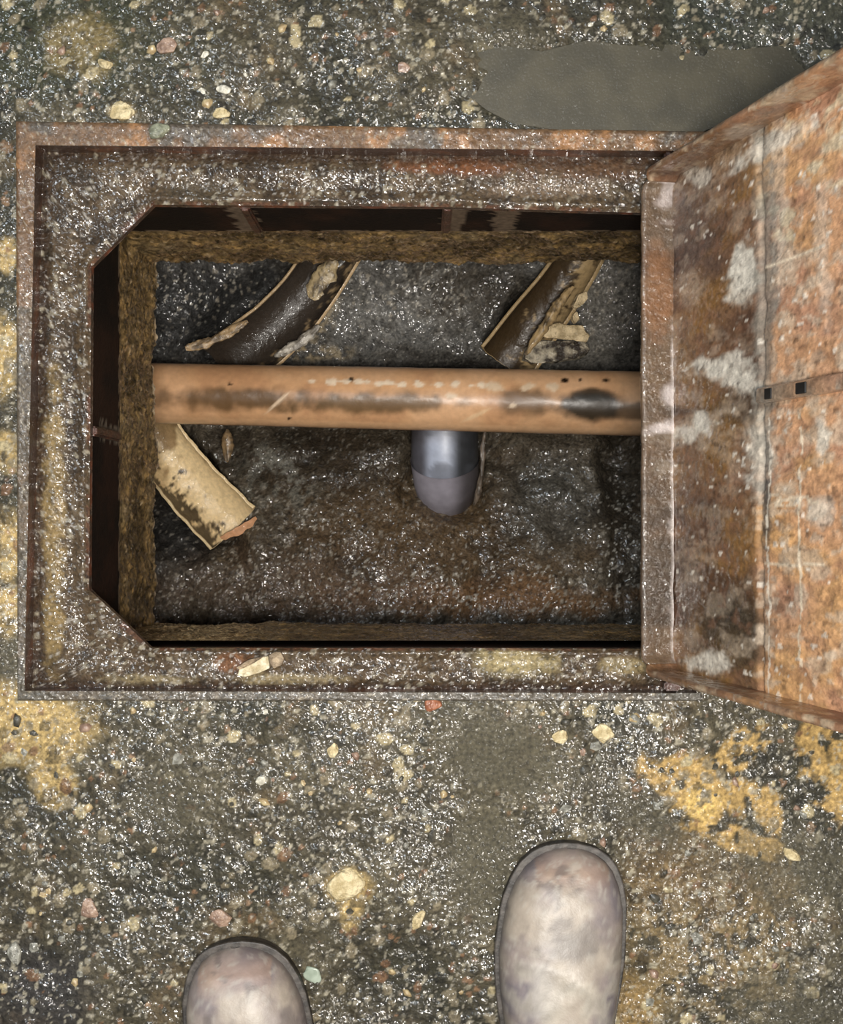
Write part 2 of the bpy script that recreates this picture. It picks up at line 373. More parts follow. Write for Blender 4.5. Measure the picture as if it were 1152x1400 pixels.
# rim: flat bar lying on the floor
RO = [P(22, 166), P(972, 180), P(962, 958), P(24, 958)]
RI = [P(50, 200), P(955, 208), P(955, 947), P(35, 944)]
def rim_fn(V, T):
    x, y = V[..., 0], V[..., 1]; g, i, j = grit(x, y, 0.005, 0.5, 5); g_, i_, j_ = grit(x, y, 0.0028, 0.7, 9)
    n = fbm(x, y, 0.04, 4, 3); PX = 576 + x * 1400; PY = 700 - y * 1400
    z = 0.0030 + (n - 0.5) * 0.003 + g * 0.0015 * (n > .4) + g_ * 0.0006
    cc = np.zeros(x.shape + (3,)) + lin((98, 74, 50))
    cc = mixc(cc, (146, 106, 68), sstep(0.5, 0.7, fbm(x, y, 0.02, 3, 8)) * 0.8)
    cc = mixc(cc, (74, 68, 58), sstep(0.52, 0.62, fbm(x, y, 0.05, 4, 14)) * 0.85)
    cc = mixc(cc, (72, 68, 58), (PY > 900) * 0.9); cc = mixc(cc, (76, 70, 58), ((PX < 60) & (PY > 420)) * 0.8)
    cc = mixc(cc, (150, 140, 120), (g_ > .1) * (i_ > .86) * .7)
    w_ = np.clip(n * 1.3, 0, 1)
    d = np.zeros_like(V); d[..., 2] = z * (1 - 0.9 * (T == 1)); return d, cc, w_
strip('rim', [(RI[k], RO[k]) for k in range(4)], 0.002, 0.002, rim_fn, None, M_rim, frame, flip=False)
# upstand: inner vertical face of rim down to the ledge
def drop(v, z):
    w_ = v.copy(); w_.z = z; return w_
def up_fn(V, T):
    x, y, z = V[..., 0], V[..., 1], V[..., 2]; n = fbm(x + z, y + z, 0.03, 4, 41)
    cc = np.zeros(x.shape + (3,)) + lin((62, 40, 24)); cc = mixc(cc, (120, 70, 36), sstep(.5, .7, n) * .7)
    return V * 0, cc, np.full(x.shape, .5)
strip('upstand', [(drop(v, 0.004), drop(v, LZ - 0.004)) for v in RI], 0.004, 0.006, up_fn, None, M_rim, frame)
# ledge
def PL(a, b): return P(a, b, LZ)
inn = [PL(125, 365), PL(167.5, 322.5), PL(210, 280), PL(600, 283), PL(900, 292), PL(925, 310), PL(925, 870), PL(900, 887), PL(600, 886), PL(206, 886), PL(165, 846), PL(122, 806)]
ou = [drop(RI[0].lerp(RI[3], .21), LZ), drop(RI[0], LZ), drop(RI[0].lerp(RI[1], .17), LZ), drop(RI[0].lerp(RI[1], .6), LZ), drop(RI[0].lerp(RI[1], .94), LZ), drop(RI[1], LZ),
      drop(RI[2], LZ), drop(RI[3].lerp(RI[2], .94), LZ), drop(RI[3].lerp(RI[2], .6), LZ), drop(RI[3].lerp(RI[2], .18), LZ), drop(RI[3], LZ), drop(RI[3].lerp(RI[0], .2), LZ)]
def ledge_fn(V, T):
    x, y = V[..., 0], V[..., 1]; PX = 576 + x * F / (CAMZ - LZ); PY = 700 - y * F / (CAMZ - LZ)
    n = fbm(x, y, 0.05, 4, 51); n2 = fbm(x, y, 0.015, 4, 52)
    g, i, j = grit(x, y, 0.0055, 0.7, 53); g_, i_, j_ = grit(x, y, 0.003, 0.8, 54)
    sm = np.maximum(blob(PX, PY, 760, 240, 130, 30, 0, .3, n2, .4), blob(PX, PY, 600, 215, 400, 13, 0, .3, n2, .4) * .9)
    ro = 1 - .85 * sm
    prof = np.sin(T * 9.0 + 1.0 + n2 * 1.5) * 0.0016
    z = 0.003 + (n - .5) * .006 + ((n2 - .5) * .004 + g * .0006 + g_ * .0003) * ro + prof * (1 - sstep(0, .1, .1 - T))
    z = z * sstep(-0.01, 0.12, T) + 0.0005
    cc = np.zeros(x.shape + (3,)) + lin((68, 54, 36))
    cc = mixc(cc, (42, 32, 20), sstep(.5, .35, n) * .7)
    cc = mixc(cc, (90, 76, 56), sstep(.52, .7, n2) * .7)
    cc = mixc(cc, (104, 64, 36), blob(PX, PY, 620, 228, 90, 12, 0, .4, n2, .5) * .8)
    cc = mixc(cc, (78, 54, 34), blob(PX, PY, 800, 225, 110, 22, 0, .4, n2, .5) * .8)
    cc = mixc(cc, (96, 80, 62), blob(PX, PY, 740, 262, 80, 10, 0, .4, n2, .5) * .8)
    cc = mixc(cc, (66, 56, 40), blob(PX, PY, 275, 262, 45, 14, 0, .4, n2, .4) * .8)
    cc = mixc(cc, (128, 108, 70), blob(PX, PY, 75, 700, 14, 190, 0, .4, n2, 1.0) * .75)
    cc = mixc(cc, (34, 28, 20), blob(PX, PY, 58, 380, 12, 150, 0, .4, n2, .6) * .7)
    cc = mixc(cc, (150, 136, 98), blob(PX, PY, 700, 905, 52, 18, 0, .4, n2, .5) * .8)
    cc = mixc(cc, (150, 134, 96), blob(PX, PY, 850, 910, 30, 12, 0, .4, n2, .5) * .5)
    cc = mixc(cc, (138, 124, 92), blob(PX, PY, 200, 930, 60, 8, 0, .4, n2, .7) * .6 + blob(PX, PY, 400, 928, 60, 8, 0, .4, n2, .7) * .6)
    cc = mixc(cc, (40, 26, 16), (PY > 936) * .7)
    cc = mixc(cc, (120, 80, 52), blob(PX, PY, 320, 905, 30, 12, 0, .4, n2, .4) * .6)
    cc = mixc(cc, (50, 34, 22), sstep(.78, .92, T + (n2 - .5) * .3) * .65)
    cc = mixc(cc, (84, 50, 32), (T < .06) * (n2 > .45) * .6)
    cc = mixc(cc, (140, 132, 114), (g > .15) * (i > .84) * ro * .7); cc = mixc(cc, (30, 26, 20), (g > .15) * (i < .3) * ro * .5)
    cc = mixc(cc, (158, 152, 142), (g_ > .1) * (i_ > .9) * ro * .7)
    d = np.zeros_like(V); d[..., 2] = z; return d, cc, np.clip(.6 + (n2 - .4) * 1.5, 0, 1)
strip('ledge', list(zip(inn, ou)), 0.0019, 0.0019, ledge_fn, None, M_floor, frame, flip=False)
# ledge plate edge (12 mm steel) following the chamfered opening
PT = 0.010
def edge_fn(V, T):
    x, y, z = V[..., 0], V[..., 1], V[..., 2]; n = fbm(x * 1.5, y * 1.5, 0.02, 4, 71); n3 = fbm(x, y, 0.006, 2, 72)
    cc = np.zeros(x.shape + (3,)) + lin((52, 34, 24)); cc = mixc(cc, (128, 62, 34), sstep(.5, .65, n) * .8)
    cc = mixc(cc, (170, 160, 146), (T > .75) * (n3 > .55) * .5)
    return V * 0, cc, np.full(x.shape, .6)
strip('ledge_edge', [(drop(v, LZ + .0005), drop(v, LZ - PT)) for v in inn], 0.003, 0.003, edge_fn, None, M_rim, frame, flip=True)
# plate underside
strip('ledge_underside', [(drop(v, LZ - PT), drop(o_, LZ - PT)) for v, o_ in zip(inn, ou)], 0.02, 0.02, edge_fn, None, M_rim, frame, flip=True)
# skirt: rectangular steel box below the ledge, set back
SK0, SK1 = LZ - PT, -0.178
x0, x1 = PL(119, 0).x, PL(940, 0).x; y0, y1 = PL(0, 890).y, PL(0, 275).y
rect = [Vector((x0, y1, 0)), Vector((x1, y1, 0)), Vector((x1, y0, 0)), Vector((x0, y0, 0))]
def skirt_fn(V, T):
    x, y, z = V[..., 0], V[..., 1], V[..., 2]; u = x + y * 1.3
    n = fbm(u, z * .7, 0.05, 4, 81); n2 = fbm(u, z, 0.012, 4, 82)
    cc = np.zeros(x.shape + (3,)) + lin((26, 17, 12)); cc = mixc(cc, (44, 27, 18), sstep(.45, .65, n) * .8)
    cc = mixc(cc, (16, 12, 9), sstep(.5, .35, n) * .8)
    for ppx, ppy in ((332, 300), (620, 300), (690, 300)):
        q = P(ppx, ppy, -.1)
        cc = mixc(cc, (130, 112, 92), ((abs(x - q.x) < .012 + .02 * (n2 - .5)) & (y > .2)) * .7)
    q = P(150, 590, -.1); cc = mixc(cc, (120, 110, 96), ((abs(y - q.y) < .008 + .02 * (n2 - .5)) & (x < -.25)) * (T > .3) * .7)
    cc = mixc(cc, (150, 130, 106), (T > .97) * (n2 > .5) * .6)
    return V * 0, cc, np.full(x.shape, .7)
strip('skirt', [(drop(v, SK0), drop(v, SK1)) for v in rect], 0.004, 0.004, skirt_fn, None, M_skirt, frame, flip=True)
# spacer blocks between skirt and concrete seen as small pale lumps
def boxmesh(name, sx, sy, sz, bev=0.0015, seg=2):
    bm = bmesh.new(); bmesh.ops.create_cube(bm, size=1)
    for v in bm.verts: v.co = Vector((v.co.x * sx, v.co.y * sy, v.co.z * sz))
    if bev: bmesh.ops.bevel(bm, geom=bm.edges[:], offset=bev, segments=seg, affect='EDGES')
    me = bpy.data.meshes.new(name); bm.to_mesh(me); bm.free(); return me
for ppx, ppy, ang in ((332, 296, 0), (612, 298, 0)):
    me = boxmesh('gusset', 0.010, 0.006, 0.12, 0.002); o = link('gusset', me, M_rustdark, frame)
    q = PL(ppx, 0); o.location = (q.x, y1 - 0.003, -0.1)
me = boxmesh('gusset', 0.006, 0.010, 0.12, 0.002); o = link('gusset', me, M_rustdark, frame); o.location = (x0 + .003, PL(0, 588).y, -.1)
# hinge lugs on the frame
for yy, lab in ((P(0, 214).y, 1), (P(0, 938).y, 2)):
    me = boxmesh('hinge_lug', 0.016, 0.010, 0.026, 0.002); o = link('hinge_lug', me, M_rustdark, frame)
    o.location = (0.245, yy, -0.012)
    me = bpy.data.meshes.new('hinge_pin'); bm = bmesh.new()
    bmesh.ops.create_cone(bm, cap_ends=True, segments=20, radius1=.005, radius2=.005, depth=.03, matrix=Matrix.Rotation(math.pi / 2, 4, 'X')); bm.to_mesh(me); bm.free()
    o = link('hinge_pin', me, M_rustdark, frame); o.location = (0.245, yy + (-.012 if lab == 1 else .012), -0.004)

# ================================================================== CONCRETE COLLAR + CHAMBER
CZ0, CZ1 = SK1, -0.31
def collar_fn_for(side, seed):
    def fn(V, T):
        x, y, z = V[..., 0], V[..., 1], V[..., 2]; u = x if side in 'bf' else y
        n = fbm(u, z, 0.05, 4, seed); n2 = fbm(u, z, 0.014, 4, seed + 1); g, i, j = grit(u, z, 0.006, .6, seed + 2)
        n0 = fbm(u, u * 0, 0.03, 4, seed + 5)
        cc = np.zeros(x.shape + (3,)) + lin((112, 92, 60))
        cc = mixc(cc, (150, 120, 74), sstep(.5, .7, n2) * .6); cc = mixc(cc, (52, 42, 26), sstep(.50, .36, n) * .75)
        cc = mixc(cc, (92, 82, 62), sstep(.55, .75, n) * .5)
        cc = mixc(cc, (150, 130, 100), (g > .2) * (i > .86) * .7); cc = mixc(cc, (30, 24, 15), (g > .2) * (i < .3) * .7)
        if side == 'f': cc = cc * 1.1
        ragged = (n0 - .5) * 2
        if side == 'l': cc = mixc(cc, (176, 158, 132), (T > .965) * (n2 > .45) * .8)
        d = np.zeros_like(V); out = (n - .5) * .012 + (n2 - .5) * .006 + g * .002
        ax, sg = {'l': (0, 1), 'r': (0, -1), 'b': (1, -1), 'f': (1, 1)}[side]
        d[..., ax] = sg * (out * (.5 if side == 'f' else 1) * sstep(-.02, .1, T) + (.005 if side == 'f' else 0) + T * {'l': .013, 'b': .011, 'r': -.02, 'f': .000}[side])
        d[..., 2] = T * ragged * (0.030 if side == 'l' else .016)
        return d, cc, np.clip(.3 + n2, 0, 1)
    return fn
SG = (('wall_back', 'b', [(x0 - .02, y1), (x1 + .02, y1)]), ('wall_front', 'f', [(x1 + .02, y0), (x0 - .02, y0)]),
      ('wall_left', 'l', [(x0, y0 - .02), (x0, y1 + .02)]), ('wall_right', 'r', [(x1, y1 + .02), (x1, y0 - .02)]))
CHX0, CHX1, CHY0, CHY1, FZ = -0.50, 0.46, -0.30, 0.46, -0.78
for k, (nm, sd, (a, b)) in enumerate(SG):
    CZ0 = -.085 if sd == 'f' else SK1
    pr = [(Vector((a[0], a[1], CZ0)), Vector((a[0], a[1], CZ1))), (Vector((b[0], b[1], CZ0)), Vector((b[0], b[1], CZ1)))]
    o = strip(nm, pr, 0.0024, 0.0024, collar_fn_for(sd, 500 + 20 * k), None, M_collar, None, closed=False, flip=True)
    tag(o, {'b': 'brown gritty concrete wall of the pit, upper side', 'f': 'brown gritty concrete wall of the pit, lower side',
            'l': 'brown gritty concrete wall of the pit with ragged pale lower edge, left side', 'r': 'brown gritty concrete wall of the pit, under the lid'}[sd], kind='structure')
    # underside + lower chamber wall (set back)
    ox = {'l': (-1, 0), 'r': (1, 0), 'b': (0, 1), 'f': (0, -1)}[sd]
    o2 = {'l': Vector((CHX0, 0, 0)), 'r': Vector((CHX1, 0, 0)), 'b': Vector((0, CHY1, 0)), 'f': Vector((0, CHY0, 0))}[sd]
    if ox[0]: A = Vector((o2.x, CHY0, 0)); B = Vector((o2.x, CHY1, 0))
    else: A = Vector((CHX0, o2.y, 0)); B = Vector((CHX1, o2.y, 0))
    def low_fn(V, T):
        x, y, z = V[..., 0], V[..., 1], V[..., 2]; n = fbm(x + y, z, .06, 4, 9)
        cc = np.zeros(x.shape + (3,)) + lin((58, 50, 38)); cc = mixc(cc, (34, 30, 24), sstep(.5, .4, n) * .7); return V * 0, cc, n
    strip('chamber_wall', [(drop(A, CZ1 + .03), drop(A, FZ - .02)), (drop(B, CZ1 + .03), drop(B, FZ - .02))], .01, .01, low_fn, None, M_skirt, o, closed=False)
    ia = Vector((a[0], a[1], CZ1 + .0)); ib = Vector((b[0], b[1], CZ1 + .0))
    nx = lambda q: CHX0 if q[0] < 0 else CHX1
    ny = lambda q: CHY0 if q[1] < 0 else CHY1
    oa = Vector((nx(a), ny(a), CZ1 + .02)); ob = Vector((nx(b), ny(b), CZ1 + .02))
    ia.z = ib.z = CZ1 + .02
    strip('soffit', [(ia, oa), (ib, ob)], .01, .01, low_fn, None, M_skirt, o, closed=False)

# pit floor
xa = np.arange(CHX0, CHX1, 0.0024); ya = np.arange(CHY0, CHY1, 0.0024)
XX, YY = np.meshgrid(xa, ya, indexing='ij')
PX = 576 + XX * F / (CAMZ - FZ); PY = 700 - YY * F / (CAMZ - FZ)
n = fbm(XX, YY, .10, 4, 601); n2 = fbm(XX, YY, .03, 4, 602); n3 = fbm(XX, YY, .01, 3, 603)
g, i, j = grit(XX, YY, .0065, .6, 604); g_, i_, j_ = grit(XX, YY, .0036, .8, 605)
spark = np.clip(np.maximum.reduce([blob(PX, PY, 560, 800, 340, 55, 0, .5, n2, .5), blob(PX, PY, 370, 760, 150, 90, 0, .5, n2, .5), blob(PX, PY, 280, 400, 90, 40, 0, .5, n2, .5),
                           blob(PX, PY, 545, 400, 90, 45, 0, .5, n2, .5), blob(PX, PY, 840, 410, 50, 60, 0, .5, n2, .5), blob(PX, PY, 840, 740, 40, 90, 0, .5, n2, .5)]), .3, 1)
Hp = FZ + (n - .5) * .045 + (n2 - .5) * .014 + (n3 - .5) * .003 * spark + (g * .0009 + g_ * .0004) * spark
# benching rises toward the front and back walls, dips at the channel
yc = P(0, 545, -.75).y
Hp += sstep(.07, .30, np.abs(YY - yc)) * .06 - (1 - sstep(.03, .08, np.abs(YY - yc))) * .03
def dip(cx, cy, rx, ry, ang, d):
    global Hp
    Hp = Hp - d * blob(PX, PY, cx, cy, rx, ry, ang, .5, n2, .3)
dip(330, 430, 75, 30, -40, .045); dip(720, 430, 60, 26, -48, .045); dip(260, 660, 95, 35, 55, .05); dip(262, 690, 60, 60, 0, .04); dip(612, 640, 52, 62, 0, .05)
dip(845, 640, 25, 50, 0, .03); dip(690, 620, 30, 25, 0, .02)
cc = np.zeros(XX.shape + (3,)) + lin((84, 76, 64))
up = PY < 545
cc = np.where(up[..., None], lin((86, 84, 80)), cc)
cc = mixc(cc, (44, 44, 44), blob(PX, PY, 300, 430, 130, 70, 0, .5, n2, .6) * .9)
cc = mixc(cc, (112, 112, 110), blob(PX, PY, 530, 450, 90, 40, 0, .6, n2, .9) * .6 * sstep(.4, .6, n2))
cc = mixc(cc, (60, 52, 40), blob(PX, PY, 640, 400, 80, 40, 0, .5, n2, .6) * .7)
cc = mixc(cc, (120, 116, 108), blob(PX, PY, 830, 420, 50, 60, 0, .5, n2, .6) * .7)
cc = mixc(cc, (86, 66, 42), blob(PX, PY, 600, 740, 220, 90, 0, .6, n2, .8) * .8)
cc = mixc(cc, (112, 82, 54), blob(PX, PY, 650, 815, 200, 24, 0, .5, n2, .7) * .8)
cc = mixc(cc, (46, 36, 24), blob(PX, PY, 460, 620, 120, 50, 0, .6, n2, .7) * .8)
cc = mixc(cc, (120, 118, 108), blob(PX, PY, 375, 660, 55, 45, 40, .6, n2, .9) * .7 * sstep(.4, .6, n3))
cc = mixc(cc, (50, 50, 50), blob(PX, PY, 245, 720, 60, 70, 0, .5, n2, .5) * .85)
cc = mixc(cc, (66, 64, 58), blob(PX, PY, 750, 690, 70, 60, 0, .5, n2, .5) * .8)
cc = mixc(cc, (28, 22, 14), blob(PX, PY, 840, 690, 26, 130, 0, .6, n2, .6) * .7)
cc = mixc(cc, (92, 76, 62), blob(PX, PY, 420, 800, 180, 50, 0, .6, n2, .6) * .6)
cc = mixc(cc, (150, 134, 104), (blob(PX, PY, 440, 430, 22, 48, 20, .5, n2, .7) + blob(PX, PY, 420, 482, 60, 9, 0, .5, n2, .6)) * .75 * sstep(.35, .55, n3))
cc = mixc(cc, (140, 138, 132), blob(PX, PY, 540, 430, 100, 45, 0, .6, n2, .8) * .45 * sstep(.35, .6, n3))
cc = mixc(cc, (36, 30, 22), (sstep(.42, .3, n) * .5))
cc = mixc(cc, (150, 142, 128), (g > .15) * (i > .87) * .7 * spark); cc = mixc(cc, (26, 22, 18), (g > .15) * (i < .3) * .5)
cc = mixc(cc, (176, 170, 158), (g_ > .1) * (i_ > .86) * .7 * spark)
pf = link('pit_floor', grid_mesh('pit_floor', np.stack([XX, YY, Hp], -1), cc, np.clip(.5 + (n2 - .4) * 1.8, 0, 1)), M_mud)
tag(pf, 'muddy wet bottom of the pit below the pipes', kind='structure')
def pit_z(x, y):
    a = min(max(np.searchsorted(xa, x), 0), len(xa) - 1); b = min(max(np.searchsorted(ya, y), 0), len(ya) - 1); return float(Hp[a, b])

# ================================================================== PIPES
def Q(px_, py_, dz=0.0, z=FZ):
    a = P(px_, py_, -.74); return Vector((a.x, a.y, -.70 + dz))
def tube(path, radii, nseg=48, a0=0.0, a1=2 * math.pi, up=Vector((0, 0, 1)), nlen=None):
    """returns V[n,m,3], params S (0..1), A (angle)"""
    pts = [Vector(p) for p in path]; out = []; N = nlen or len(pts)
    # catmull-rom resample
    def cr(t):
        t = t * (len(pts) - 1); k = min(int(t), len(pts) - 2); f = t - k
        p0 = pts[max(k - 1, 0)]; p1 = pts[k]; p2 = pts[k + 1]; p3 = pts[min(k + 2, len(pts) - 1)]
        return 0.5 * ((2 * p1) + (p2 - p0) * f + (2 * p0 - 5 * p1 + 4 * p2 - p3) * f * f + (-p0 + 3 * p1 - 3 * p2 + p3) * f ** 3), radii[k] * (1 - f) + radii[k + 1] * f
    ts = np.linspace(0, 1, N); C = [cr(t) for t in ts]
    ang = np.linspace(a0, a1, nseg + 1)
    V = np.zeros((N, nseg + 1, 3))
    for q in range(N):
        d = (C[min(q + 1, N - 1)][0] - C[max(q - 1, 0)][0]).normalized()
        s = d.cross(up)
        if s.length < 1e-4: s = Vector((1, 0, 0))
        s.normalize(); u = s.cross(d).normalized()
        for m_, a in enumerate(ang): V[q, m_] = C[q][0] + (s * math.cos(a) + u * math.sin(a)) * C[q][1]
    S, A = np.meshgrid(ts, ang, indexing='ij'); return V, S, A
def solid(o, t):
    md = o.modifiers.new('thickness', 'SOLIDIFY'); md.thickness = t; md.offset = -1
# main pipe
pa = P(85, 535, -.655); pb = P(1010, 555, -.610)
V, S, A = tube([pa, pa.lerp(pb, .33), pa.lerp(pb, .66), pb], [.0425, .0436, .0448, .0460], 96, nlen=320)
X_, Y_ = V[..., 0], V[..., 1]; zz = V[..., 2]
qx = 576 + X_ * F / (CAMZ - zz); qy = 700 - Y_ * F / (CAMZ - zz)
n = fbm(X_, Y_, .05, 4, 701); n2 = fbm(X_, Y_, .02, 4, 702); n3 = fbm(X_, Y_, .008, 3, 703)
topf = (np.sin(A) > 0)
pc = np.zeros(X_.shape + (3,)) + lin((204, 158, 116)); pc = mixc(pc, (214, 170, 130), sstep(.5, .7, n) * .6)
pc = mixc(pc, (184, 136, 98), sstep(.5, .35, n) * .5)
pc = mixc(pc, (76, 56, 32), topf * blob(qx, qy, 320, 545, 110, 15, 0, .5, n2, .6) * .85)
pc = mixc(pc, (84, 66, 42), topf * blob(qx, qy, 510, 550, 110, 13, 0, .5, n2, .6) * .85)
pc = mixc(pc, (88, 68, 46), topf * blob(qx, qy, 720, 548, 40, 18, 0, .5, n2, .6) * .8)
pc = mixc(pc, (40, 36, 28), topf * blob(qx, qy, 805, 556, 46, 19, 0, .3, n2, .3) * .96)
pc = mixc(pc, (40, 36, 28), topf * blob(qx, qy, 808, 540, 26, 10, 0, .3, n2, .3) * .9)
pc = mixc(pc, (56, 46, 34), topf * blob(qx, qy, 880, 562, 60, 12, 0, .3, n2, .3) * .8)
for (ax_, ay_, r_) in ((480, 519, 4), (793, 519, 3), (314, 525, 3), (772, 520, 5), (828, 520, 4), (395, 572, 3)):
    pc = mixc(pc, (30, 20, 12), topf * blob(qx, qy, ax_, ay_, r_, r_ * .7, 0, .3, n3, .3))
pc = mixc(pc, (216, 190, 160), topf * blob(qx, qy, 380, 550, 20, 2.2, -42, .4, n3, .2) * .9)
pc = mixc(pc, (214, 180, 140), topf * blob(qx, qy, 650, 568, 20, 2.5, -25, .4, n3, .3) * .8)
for (ax_, ay_, r_) in ((672, 528, 12), (615, 541, 7), (722, 529, 8), (700, 555, 6), (755, 530, 9)):
    pc = mixc(pc, (214, 190, 160), topf * blob(qx, qy, ax_, ay_, r_, r_ * .55, 0, .4, n3, .9) * .85)
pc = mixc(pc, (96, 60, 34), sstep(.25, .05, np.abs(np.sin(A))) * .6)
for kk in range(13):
    pc = mixc(pc, (232, 214, 188), topf * blob(qx, qy, 425 + kk * 19 + 9 * math.sin(kk * 7), 521 + kk * .5 + 2 * math.sin(kk * 3.1), 5 + 4 * math.sin(kk * 2.3) ** 2, 2 + 2.2 * math.sin(kk * 1.7) ** 2, 0, .4, n3, 1.0) * .8)  # row of pale dashes: the upper highlight line painted into the pipe colour
pc = mixc(pc, (226, 182, 138), topf * sstep(6, 3, np.abs(qy - 574 - (qx - 215) * .027)) * .45)  # thin lighter band, the lower highlight line put into the colour
rad = 1 + (n2[..., None] - .5) * .02 + (n[..., None] - .5) * .02
cen = V.mean(1, keepdims=True); V = cen + (V - cen) * rad
mp = empty('drain_pipe', (pa + pb) / 2)
def child_mesh(name, V, col, wt, mat, root, **k):
    off = np.array(tuple(root.location)); me = grid_mesh(name, V - off, col, wt, **k); return link(name, me, mat, root)
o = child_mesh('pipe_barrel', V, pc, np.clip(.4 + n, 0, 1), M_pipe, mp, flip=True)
tag(mp, 'long orange-brown clay drain pipe crossing the pit from side to side', 'pipe')
# mortar joint lines under the pipe's edges
def crust(name, pts, w_, hgt, colr, root, mat, seed, nres=.003):
    """irregular ridge of mortar following pts"""
    V, S, A = tube(pts, [w_ * (.8 + .4 * R.random()) for _ in pts], 14, 0, math.pi, nlen=max(8, int(sum((Vector(pts[k + 1]) - Vector(pts[k])).length for k in range(len(pts) - 1)) / nres)))
    nn = fbm(V[..., 0], V[..., 1], .012, 4, seed); n5 = fbm(V[..., 0] + V[..., 2], V[..., 1], .004, 3, seed + 3)
    cen = V.mean(1, keepdims=True); taper = np.sin(np.clip(S, .02, .98) * math.pi) ** .4
    V = cen + (V - cen) * (taper * (.3 + 1.1 * nn + .6 * (n5 - .5)))[..., None]; V[..., 2] = cen[..., 2] + (V[..., 2] - cen[..., 2]) * hgt + (n5 - .5) * .003
    cl = np.zeros(S.shape + (3,)) + lin(colr); cl = mixc(cl, (60, 50, 38), sstep(.55, .38, nn) * .7); cl = mixc(cl, (44, 36, 28), sstep(.58, .68, n5) * .7)
    return child_mesh(name, V, cl, np.clip(nn, 0, 1), mat, root, flip=True)

def channel(name, label, pts, radii, colr, stain, seed, lo=.1, hi=.5, rot=0.0, lip=.006, arc=math.pi, dark_side=-1, nlen=90, mat=None):
    """open half-round channel: inner surface, rims and outer surface"""
    root = empty(name, pts[len(pts) // 2])
    V, S, A = tube(pts, radii, 40, math.pi + rot - (arc - math.pi) / 2, 2 * math.pi + rot + (arc - math.pi) / 2, nlen=nlen)
    Vo, _, _ = tube(pts, [r + lip for r in radii], 40, math.pi + rot - (arc - math.pi) / 2, 2 * math.pi + rot + (arc - math.pi) / 2, nlen=nlen)
    full = np.concatenate([V, Vo[:, ::-1]], 1)
    full = np.concatenate([full, full[:, :1]], 1)
    m_ = V.shape[1]
    jag = (fbm(V[..., 0] * 1, V[..., 1], .01, 3, seed + 9) - .5)
    u = np.concatenate([np.linspace(-1, 1, m_), np.linspace(1, -1, m_), [-1]])[None, :] * np.ones((nlen, 1))
    inner = (np.arange(full.shape[1]) < m_)[None, :] * np.ones((nlen, 1))
    x_, y_ = full[..., 0], full[..., 1]; a = fbm(x_, y_, .02, 4, seed); b = fbm(x_, y_, .006, 3, seed + 1)
    cl = np.zeros(full.shape[:2] + (3,)) + lin(colr)
    cl = mixc(cl, stain, inner * sstep(lo, hi, u + (b - .5) * 1.2 + (a - .5) * 1.4) * .95)
    if seed == 801: cl = mixc(cl, (128, 98, 60), inner * sstep(.45, .2, np.linspace(0, 1, nlen)[:, None] + (a - .5) * .8 + u * .15) * .8)
    rimm = sstep(.93, .98, np.abs(u)); cl = mixc(cl, colr, rimm * .8)
    full = full + ((fbm(x_, y_, .015, 3, seed + 4) - .5) * .003)[..., None]
    o = child_mesh('channel_shell', full, cl, np.clip(a * 1.2, 0, 1), mat or M_clay, root)
    tag(root, label, 'pipe'); return root
# lower-left branch
lz = -.705
c1 = channel('branch_channel', 'pale yellow clay half-pipe with a cut end, under the main pipe at lower left',
        [P(185, 560, lz), P(222, 612, lz), P(262, 664, lz), P(318, 722, lz)], [.035, .037, .040, .042], (240, 214, 166), (52, 40, 26), 801, lo=.25, hi=.55, lip=.004, dark_side=-1)
# upper-left branch
c2 = channel('branch_channel', 'dark wet half-pipe with a thin tan rim, behind the main pipe at upper left',
        [P(462, 335, lz), P(420, 400, lz), P(375, 450, lz), P(318, 495, lz - .01), P(290, 512, lz - .02)], [.036, .037, .040, .044, .046], (190, 162, 122), (34, 30, 30), 821, lo=-1.0, hi=-.6, lip=.004, dark_side=0, mat=M_clay)
# upper-right branch
c3 = channel('branch_channel', 'broken brown half-pipe with splintered edges, behind the right half of the main pipe',
        [P(800, 340, lz), P(765, 395, lz), P(730, 442, lz), P(692, 496, lz)], [.028, .032, .036, .040], (178, 152, 110), (52, 38, 22), 841, lo=-.5, hi=-.1, lip=.005, dark_side=0, mat=M_clay)
# recolour channels 2 and 3: inner surface dark almost everywhere
# terracotta lip at the cut end of the lower-left branch
crust('rim_mortar', [Q(345, 446, .012), Q(315, 464, .012), Q(285, 476, .012), Q(262, 482, .012)], .010, .4, (178, 150, 112), c2, M_clay, 931)
crust('rim_mortar', [Q(440, 452, .01), Q(420, 470, .01), Q(398, 484, .01), Q(380, 492, .01)], .009, .5, (186, 178, 164), c2, M_clay, 933)
V = []
for t in np.linspace(0, 1, 14):
    row = []
    q = P(300, 734, lz - .004).lerp(P(349, 706, lz + .000), t)
    for v in (0, 1, 2, 3, 4):
        ww = (.003 + .008 * math.sin(t * 3.0) ** .7) * (v / 4)
        row.append((q.x + .35 * ww + .001 * math.sin(t * 25), q.y - ww - .0015 * math.sin(t * 17) * v / 4, q.z - .004 - .004 * v / 4))
    V.append(row)
V = np.array(V); cl = np.zeros(V.shape[:2] + (3,)) + lin((214, 160, 118))
child_mesh('broken_lip', V, cl, np.full(V.shape[:2], .3), M_clay, c1, flip=False)['label'] = 'terracotta broken lip'

